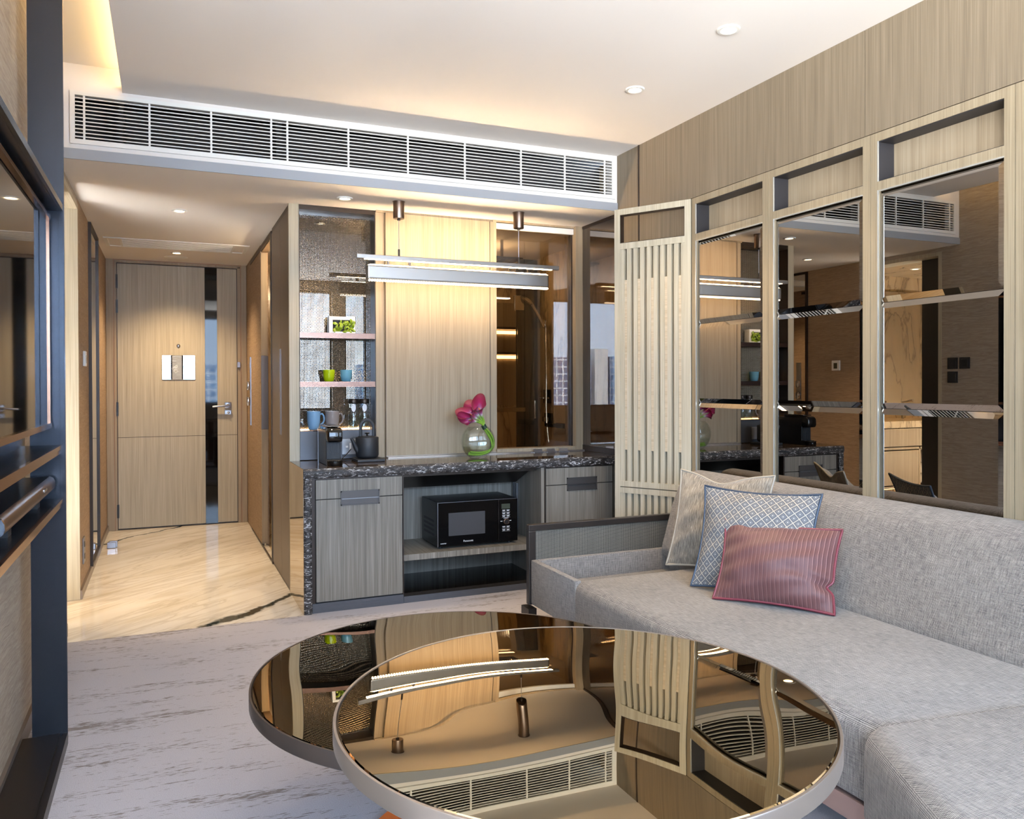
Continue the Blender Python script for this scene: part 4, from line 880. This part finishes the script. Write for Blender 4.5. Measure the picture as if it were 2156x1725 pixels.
# ================================================================== MIRROR WALL AND SLATTED SCREEN
def bevel_pane(b, x, y0, y1, z0, z1, bw=.022):
    o = [(x+.006, y0, z0), (x+.006, y1, z0), (x+.006, y1, z1), (x+.006, y0, z1)]
    i = [(x, y0+bw, z0+bw), (x, y1-bw, z0+bw), (x, y1-bw, z1-bw), (x, y0+bw, z1-bw)]
    k = b.bm; vo = [k.verts.new(p) for p in o]; vi = [k.verts.new(p) for p in i]; vb = [k.verts.new((x+.010, p[1], p[2])) for p in o]
    k.faces.new(vi[::-1])
    for q in range(4):
        k.faces.new((vo[q], vi[q], vi[(q+1) % 4], vo[(q+1) % 4])); k.faces.new((vb[q], vo[q], vo[(q+1) % 4], vb[(q+1) % 4]))
    k.faces.new(vb); bmesh.ops.recalc_face_normals(k, faces=k.faces); return b
def mirror_unit(ya, yb, label):
    """ya < yb; face plane x = XR"""
    t = thing('mirror_panel', label, 'mirror panel', (XR+.03, (ya+yb)/2, 0), 'oak framed mirror panels')
    L, R_ = ya+.037, yb-.034
    f = MB()
    f.box(XR, XR+.03, ya+.001, L, 0, 2.165).box(XR, XR+.03, R_, yb-.0015, 0, 2.165)
    f.box(XR, XR+.03, L, R_, 2.132, 2.165).box(XR, XR+.03, L, R_, 1.943, 1.977).box(XR, XR+.03, L, R_, 0, .32)
    part(t, 'frame', f, 'oak_frame')
    part(t, 'edge_trim', MB().box(XR-.002, XR+.004, R_-.003, R_+.0005, .32, 1.943).box(XR-.002, XR+.004, R_-.003, R_+.0005, 1.977, 2.132).box(XR-.001, XR+.006, L, R_, 1.938, 1.943), 'champ')
    n = MB().box(XR+.004, XR+.092, R_-.003, R_, 1.977, 2.132).box(XR+.004, XR+.092, L, L+.003, 1.977, 2.132).box(XR+.004, XR+.092, L, R_, 2.129, 2.132).box(XR+.004, XR+.092, L, R_, 1.977, 1.980)
    part(t, 'niche_lining', n, 'dark_paint'); part(t, 'niche_back', MB().box(XR+.084, XR+.092, L, R_, 1.98, 2.13), 'oak')
    for z0, z1 in ((1.512, 1.938), (1.105, 1.510), (.32, 1.103)): part(t, 'mirror_pane', bevel_pane(MB(), XR+.008, L+.002, R_-.003, z0, z1), 'mirror')
    part(t, 'backing', MB().box(XR+.020, XR+.028, L, R_, .32, 1.943), 'trim_dark')
mirror_unit(2.876, 3.452, 'oak framed mirror panel next to the slatted screen')
mirror_unit(2.301, 2.876, 'oak framed mirror panel directly behind the patterned cushions, second from the slatted screen')
mirror_unit(1.724, 2.301, 'oak framed mirror panel third from the slatted screen, above the bare sofa back')
mirror_unit(1.147, 1.724, 'oak framed mirror panel fourth from the slatted screen, at the edge of the view')
mirror_unit(.570, 1.147, 'oak framed mirror panel fifth from the slatted screen, beyond the view edge')
mirror_unit(-.007, .570, 'oak framed mirror panel sixth from the slatted screen, level with the viewer')

A0 = Vector((2.514, 3.455, 0)); DU = Vector((-.514, .858, 0)).normalized(); NB = Vector((.858, .514, 0)).normalized()
MS = Matrix(((DU.x, NB.x, 0, A0.x), (DU.y, NB.y, 0, A0.y), (0, 0, 1, 0), (0, 0, 0, 1)))
t = thing('slatted_screen', 'pale oak slatted screen door standing ajar between bar and mirrors', 'screen', (2.40, 3.65, 0))
def sbx(b, u0, u1, d0, d1, z0, z1): return b.box(u0, u1, d0, d1, z0, z1, mat=MS)
f = MB(); sbx(f, 0, .035, 0, .042, .02, 2.165); sbx(f, .414, .448, 0, .042, .02, 2.165)
for z0, z1 in ((2.133, 2.165), (1.943, 1.977), (.638, .668), (.602, .633), (.02, .06)): sbx(f, .035, .414, 0, .042, z0, z1)
part(t, 'frame', f, 'oak_light')
f = MB(); sbx(f, .411, .4138, .003, .042, 1.977, 2.133); sbx(f, .0352, .038, .003, .042, 1.977, 2.133); sbx(f, .038, .411, .003, .042, 2.130, 2.1328); sbx(f, .038, .411, .003, .042, 1.9772, 1.980)
part(t, 'window_lining', f, 'trim_dark')
f = MB(); sbx(f, .035, .414, .034, .041, .06, .603); sbx(f, .035, .414, .034, .041, .667, 1.944); part(t, 'backing', f, 'oak_light')
for z0, z1 in ((.668, 1.943), (.06, .602)):
    f = MB(); sbx(f, .389, .4138, .004, .034, z0, z1); part(t, 'slat', f, 'oak_light')
    for k in range(9):
        u1_ = .3735-.0398*k; f = MB(); sbx(f, max(.0352, u1_-.0235), u1_, .004, .034, z0, z1); part(t, 'slat', f, 'oak_light')
for k in range(0, 9, 2):
    f = MB(); u0_ = .3735-.0398*k; sbx(f, u0_+.0004, min(u0_+.0158, .3888), .007, .034, .840, 1.774); part(t, 'infill', f, 'oak_h')
# ================================================================== SOFA
t = thing('sofa', 'long grey beige tweed sofa against the mirror wall with a mesh end panel', 'sofa', (2.0, 2.4, 0))
SXF, SZ, SB = 1.520, .400, .200
ST0, ST1 = 1.395, 2.875           # seat y-range
def seat_profile(x, z): return x, z
# seat cushion: rounded block with a soft crown
def soft_block(x0, x1, y0, y1, z0, z1, r, crown=.012, n=10, nx=26, ny=46, front_round=True):
    """rounded box surface as one mesh"""
    b = MB().box(x0, x1, y0, y1, z0, z1, r, 5)
    return b
def soft_prism(poly, z0, z1, front, r_front, r):
    """rounded polygon slab; edge index `front` gets a fat rounded top edge"""
    b = bmesh.new(); b.loops.layers.uv.new('UVMap'); n = len(poly)
    lo = [b.verts.new((x, y, z0)) for x, y in poly]; hi = [b.verts.new((x, y, z1)) for x, y in poly]
    b.faces.new(lo[::-1]); b.faces.new(hi)
    for q in range(n): b.faces.new((lo[q], lo[(q+1) % n], hi[(q+1) % n], hi[q]))
    fe = [e for e in b.edges if set(e.verts) == {hi[front], hi[(front+1) % n]}]
    bmesh.ops.bevel(b, geom=fe, offset=r_front, segments=9, affect='EDGES', profile=.5)
    m = MB(); m._add(b); bb = m.bm
    es = [e for e in bb.edges if len(e.link_faces) == 2 and e.calc_face_angle(0) > math.radians(40)]
    bmesh.ops.bevel(bb, geom=es, offset=r, segments=3, affect='EDGES', profile=.5, clamp_overlap=True)
    return m
part(t, 'seat_cushion', soft_prism([(SXF, 2.875), (SXF, 1.362), (2.26, 1.262), (2.26, 2.875)], SB, SZ, 0, .050, .010), 'tweed', True)
part(t, 'seat_base', MB().box(SXF+.03, 2.46, 1.45, 3.28, .19, .215), 'trim_dark')
# tray end: thin upholstered walls round the end of the seat
part(t, 'end_tray', MB().box(SXF, SXF+.030, ST1-.004, 3.300, SB, SZ+.002, .006, 2).box(SXF+.028, 2.42, 3.272, 3.302, SB, SZ+.002, .006, 2).box(SXF+.02, 2.30, ST1, 3.275, SB, .30), 'tweed', True)
part(t, 'arm_frame', MB().box(1.512, 2.46, 3.303, 3.335, .530, .560, .004).box(1.512, 1.548, 3.303, 3.335, .195, .532, .004).box(2.42, 2.46, 3.303, 3.335, .195, .532, .004).box(1.548, 2.42, 3.303, 3.335, .200, .225), 'trim_black')
part(t, 'arm_mesh', MB().box(1.548, 2.42, 3.312, 3.326, .225, .531), 'arm_weave', label='woven metal mesh infill')
# back: leaning front face with a big rounded top
prof = [(2.245, .33), (2.205, .395), (2.222, .47), (2.262, .60), (2.292, .675), (2.318, .722), (2.355, .755), (2.405, .772), (2.455, .770), (2.490, .755), (2.497, .72), (2.497, .20), (2.26, .20)]
P = smooth_path([(x, 0, z) for x, z in prof[:11]], 4)+[Vector((2.497, 0, .20)), Vector((2.26, 0, .20))]
b = MB(); ys = [.55, .56, 1.0, 1.6, 2.2, 2.8, 3.255, 3.268]
b.prism([(p.x, .55, p.z) for p in P], (0, 2.715, 0)); part(t, 'backrest', b, 'tweed', True)
part(t, 'base_rail', MB().box(SXF+.004, SXF+.030, 1.40, 1.56, .135, .190).box(SXF+.06, SXF+.08, 1.40, 3.2, .15, .19), 'pink_metal')
for y0, y1 in ((3.27, 3.43),): part(t, 'leg', MB().box(1.490, 1.530, y0-.01, y1-.09, 0, .190), 'dark_metal')
part(t, 'leg', MB().box(2.40, 2.46, 3.25, 3.31, 0, .19), 'dark_metal'); part(t, 'leg', MB().box(2.40, 2.46, 1.5, 1.56, 0, .19), 'dark_metal'); part(t, 'leg', MB().box(1.70, 1.76, 1.46, 1.52, 0, .19), 'dark_metal')
# angled near section
c = thing('sofa_end_section', 'angled near section of the tweed sofa with a fat rounded edge', 'sofa', (1.6, 1.0, 0))
EP = [(1.462, 1.358), (1.005, .480), (1.62, .16), (2.20, .70), (2.20, 1.258)]
part(c, 'seat_cushion', soft_prism(EP, SB, .412, 0, .055, .012), 'tweed', True)
def inset(k): cx_, cy_ = 1.75, .85; return [(x+(cx_-x)*k, y+(cy_-y)*k) for x, y in EP]
part(c, 'base_frame', MB().prism([(x, y, .188) for x, y in inset(.035)], (0, 0, .013)), 'trim_black')
part(c, 'base_rail', MB().prism([(x, y, .135) for x, y in inset(.06)], (0, 0, .053)), 'pink_metal')
for x, y in ((1.62, 1.10), (1.32, .55), (2.08, 1.1), (1.70, .42)): part(c, 'leg', MB().box(x-.03, x+.03, y-.03, y+.03, 0, .135), 'dark_metal')

# ---- cushions
def cushion(name, label, BL, nb_ang, width, height, rise, mat, pipe, thick, dent=0.0, uvs=1.0, seed=1, roll=0.0, pinch=.085, fold=None, wav=.010):
    rr = random.Random(seed); n = 44
    a = math.radians(nb_ang); nb = Vector((math.cos(a), math.sin(a), 0)); ex = Vector((math.sin(a), -math.cos(a), 0))
    up_ = (Vector((0, 0, 1))*rise+nb*math.sqrt(max(height**2-rise**2, 0)))/height
    nf = ex.cross(up_).normalized()
    if nf.dot(Vector((-1, -1, 0))) < 0: nf = -nf
    O_ = Vector(BL)
    ph = [rr.uniform(0, 6) for _ in range(6)]
    def pt(u, v, s):
        # u,v in -1..1
        px = u*(1-pinch*(1-v*v)*abs(u)**2); pz = v*(1-pinch*(1-u*u)*abs(v)**2)
        if v > 0: pz -= dent*math.exp(-((u+.08)/.42)**2)*v**3
        if fold: px -= math.copysign(1, u)*0+(.10*math.exp(-((v-fold)/.10)**2)*max(0, u)**4)
        prof_ = max(0, (1-abs(u)**2.3))*max(0, (1-abs(v)**2.3))
        th = thick*prof_**.88
        wr = .0028*math.sin(9*u+ph[0]+3*v)*math.sin(3*v+ph[1])+.003*math.sin(14*(u*.4-v)+ph[2])
        edge = (abs(u)**6+abs(v)**6)*.5
        wr += .006*edge*math.sin(16*(u if abs(v) > abs(u) else v)+ph[3])
        if dent: th *= 1-.35*math.exp(-((u+.08)/.3)**2)*max(0, v)
        if fold: th *= 1-.55*math.exp(-((v-fold-.3*(1-u))/.10)**2)*max(0, u)**2
        d_ = s*(th*(1 if s > 0 else .3)+wr*min(1, prof_*6))
        return O_+ex*(width*(px+1)/2)+up_*(height*(pz+1)/2)+nf*d_
    b = MB(); G = [[-1+2*i/n for i in range(n+1)]]*1
    for s in (1, -1):
        P = [[pt(-1+2*i/n, -1+2*j/n, s) for j in range(n+1)] for i in range(n+1)]
        U = [[((i/n-.5)*width*uvs, (j/n-.5)*height*uvs) for j in range(n+1)] for i in range(n+1)]
        if s < 0: P = P[::-1]; U = U[::-1]
        b.grid(P, uvs=U)
    bmesh.ops.remove_doubles(b.bm, verts=b.bm.verts, dist=.0004); bmesh.ops.recalc_face_normals(b.bm, faces=b.bm.faces)
    org = O_+ex*width/2
    t = thing(name, label, 'cushion', (org.x, org.y, org.z))
    part(t, 'cover', b, mat, True)
    loop = [pt(-1+2*i/n, -1, 0) for i in range(n)]+[pt(1, -1+2*i/n, 0) for i in range(n)]+[pt(1-2*i/n, 1, 0) for i in range(n)]+[pt(-1, 1-2*i/n, 0) for i in range(n)]
    part(t, 'piping', MB().tube(loop, .0048, 8, True), pipe, True)
    return t
cushion('throw_cushion', 'ash grey fur cushion with pale piping, tucked behind in the sofa corner', (2.006, 2.938, .410), 28, .43, .430, .405, 'fur', 'pipe_grey', .085, dent=.16, seed=5)
cushion('throw_cushion', 'blue and cream diamond lattice cushion with navy piping, in the middle', (1.890, 2.600, .408), 30, .462, .405, .380, 'diamond', 'pipe_navy', .072, seed=8, pinch=.085)
cushion('throw_cushion', 'rose pink pleated satin lumbar cushion in front of the others', (1.858, 2.420, .406), 35, .425, .312, .268, 'pink', 'pipe_pink', .078, seed=2, pinch=.07, fold=-.42)

# ================================================================== COFFEE TABLES
def table(name, label, cx, cy_, r, zt, th, base_r, base_mat, rim):
    t = thing(name, label, 'coffee table', (cx, cy_, 0))
    part(t, 'glass_top', MB().lathe([(0, zt-.012), (r-.006, zt-.012), (r-.006, zt-.003), (r-.009, zt), (0, zt)], (cx, cy_, 0), 128), 'table_glass', True)
    part(t, 'rim', MB().lathe([(r-.030, zt-th), (r-.002, zt-th), (r, zt-th+.002), (r, zt-.002), (r-.001, zt), (r-.005, zt), (r-.0055, zt-.010), (r-.030, zt-.012)], (cx, cy_, 0), 128, caps=False), rim, True)
    part(t, 'underside', MB().lathe([(0, zt-th), (r-.02, zt-th), (r-.02, zt-.013), (0, zt-.013)], (cx, cy_, 0), 96), 'dark_metal', True)
    part(t, 'column', MB().lathe([(.05, .016), (.045, zt-th)], (cx, cy_, 0), 40), 'copper_deep', True)
    part(t, 'base_plate', MB().lathe([(0, 0), (base_r, 0), (base_r, .014), (base_r-.004, .018), (0, .018)], (cx, cy_, 0), 80), base_mat, True)
    return t
table('coffee_table', 'taller round bronze mirror topped table in front', .644, 1.195, .412, .665, .030, .26, 'copper_deep', 'cream_metal')
table('coffee_table', 'lower round bronze mirror topped table behind, tucked under the taller one', .703, 1.965, .527, .460, .036, .25, 'copper_deep', 'rim_metal')

# ================================================================== SHOWER ROOM THINGS
t = thing('rain_shower', 'square chrome rain shower head under the shower room ceiling', 'shower head', (2.24, 5.35, 2.10))
part(t, 'plate', MB().box(2.12, 2.36, 5.24, 5.46, 2.10, 2.112), 'chrome_dark'); part(t, 'stem', MB().cyl((2.24, 5.35, 2.112), .012, .135, 12), 'chrome'); part(t, 'nozzle_ring', MB().tube([(2.24+.06*math.cos(a), 5.35+.06*math.sin(a), 2.099) for a in [i*PI/12 for i in range(24)]], .004, 6, True), 'chrome')
WX = 2.855
t = thing('hand_shower', 'chrome hand shower on a rail against the marble shower wall', 'hand shower', (WX-.03, 5.80, 1.0))
part(t, 'rail', MB().cyl((WX-.045, 5.80, 1.02), .011, .70, 12), 'chrome', True)
part(t, 'holder', MB().lathe([(0, -.02), (.018, -.02), (.022, 0), (.018, .02), (0, .02)], (WX-.05, 5.80, 1.68), 16), 'chrome', True)
part(t, 'handle', MB().tube(smooth_path([(WX-.06, 5.79, 1.66), (WX-.09, 5.84, 1.76), (WX-.13, 5.88, 1.85)], 5), .014, 10), 'chrome', True)
part(t, 'spray_head', MB().lathe([(0, 0), (.060, 0), (.063, .012), (.03, .026), (0, .03)], (0, 0, 0), 28, Matrix.Translation((WX-.17, 5.90, 1.885)) @ Matrix.Rotation(math.radians(30), 4, 'Y') @ Matrix.Rotation(math.radians(32), 4, 'X')), 'chrome', True)
part(t, 'hose', MB().tube(smooth_path([(WX-.05, 5.79, 1.62), (WX-.06, 5.76, 1.3), (WX-.07, 5.74, .95), (WX-.06, 5.72, .74)], 6), .007, 8), 'chrome', True)
t = thing('shower_mixer', 'chrome shower mixer with square plates on the marble wall', 'faucet', (WX-.03, 5.8, .85))
part(t, 'plate', MB().box(WX-.012, WX, 5.79, 5.92, 1.05, 1.16, .003).box(WX-.012, WX, 5.77, 5.90, .86, .97, .003), 'black_gloss'); part(t, 'lever', MB().box(WX-.07, WX-.012, 5.80, 5.88, 1.085, 1.10, .004).box(WX-.05, WX-.012, 5.80, 5.86, .90, .94, .004), 'chrome')
part(t, 'spout', MB().box(WX-.05, WX, 5.30, 5.62, .86, .90, .004).box(WX-.09, WX-.02, 5.60, 5.72, .865, .895, .004), 'black_gloss')
t = thing('shower_door', 'tinted glass shower door with chrome hinge and bar handle', 'door', (2.68, 5.90, 0))
part(t, 'pane', MB().box(2.60, 2.752, 5.896, 5.904, .03, 2.18), 'shower_glass'); part(t, 'edge_seal', MB().box(2.594, 2.601, 5.894, 5.906, .03, 2.18), 'trim_dark'); part(t, 'hinge', MB().box(2.575, 2.66, 5.885, 5.915, 1.80, 1.92, .003), 'chrome'); part(t, 'pull', MB().tube([(2.735, 5.89, .93), (2.735, 5.85, .93), (2.735, 5.85, 1.07), (2.735, 5.89, 1.07)], .008, 8), 'chrome', True)
t = thing('towel_rail', 'slim chrome towel rail in front of the shower', 'rail', (2.45, 5.80, 1.0)); part(t, 'bar', MB().box(2.30, 2.62, 5.78, 5.80, .985, 1.02, .004), 'chrome'); part(t, 'bracket', MB().box(2.58, 2.60, 5.80, 5.89, .99, 1.015), 'chrome')
solo('bath_partition', 'dark green glass partition at the back of the shower room', 'partition', MB().box(2.70, 2.855, 6.05, 6.11, 0, 2.24), 'black_gloss')
t = thing('bath_shelf', 'back wall shelves with warm light strips beyond the shower', 'shelf', (2.85, 7.1, 1.3))
for z in (1.49, 1.73): part(t, 'board', MB().box(2.6, 3.2, 7.0, 7.2, z, z+.02), 'trim_dark'); part(t, 'light_strip', MB().box(2.62, 3.18, 7.18, 7.195, z-.035, z-.005), 'led_shelf')
part(t, 'back_panel', MB().box(2.6, 3.2, 7.196, 7.2, 1.0, 2.0), 'oak')
solo('bathtub', 'white curved bathtub end beyond the shower', 'bathtub', MB().lathe([(0, 0), (.30, 0), (.36, .3), (.40, .58), (.42, .60), (.40, .61), (.36, .58), (.30, .2), (0, .15)], (2.55, 6.65, 0), 48, sy=.8), 'tub', True)
light('bathroom_lamp', 'POINT', (2.2, 5.6, 2.1), 7, WARM, None, .06)
light('bathroom_far_lamp', 'POINT', (2.6, 6.7, 2.1), 3, WARM, None, .06)

# ================================================================== CITY OUTSIDE THE REAR WINDOWS
def tower(x, y, w_, d_, h, mat, label):
    solo('office_tower', label, 'building', MB().box(x-w_/2, x+w_/2, y-d_/2, y+d_/2, -90, h), mat, group='towers outside the rear windows')
tower(-114, -230, 17, 20, 10, 'city_dark', 'slate blue office block reflected in the bar window glass')
tower(-127.5, -232, 5, 20, 13, 'city_pale', 'slim pale residential tower reflected in the smoked mirror')
tower(-139, -230, 16, 20, 10.5, 'city', 'glassy blue office block reflected in the smoked mirror')
tower(12, -240, 30, 30, 6, 'city', 'blue glass block reflected in the entrance door stripe')
tower(46, -260, 20, 24, 16, 'city_pale', 'pale broad tower reflected in the mesh niche')
tower(74, -250, 30, 30, 8, 'city', 'blue glass block reflected at the edge of the mesh niche')
struct('hills', 'hazy blue hills beyond the city', MB().prism([(-1100, -1200, -100), (-1100, -1200, 12), (-800, -1200, 22), (-620, -1200, 30), (-450, -1200, 18), (-150, -1200, 26), (200, -1200, 34), (600, -1200, 20), (900, -1200, 28), (900, -1200, -100)], (0, -80, 0)), 'hill', 'hills')
if 0: struct('ground', 'city ground far below the windows', MB().box(-900, 900, -1300, -12, -92, -90), 'city_pale', 'ground')
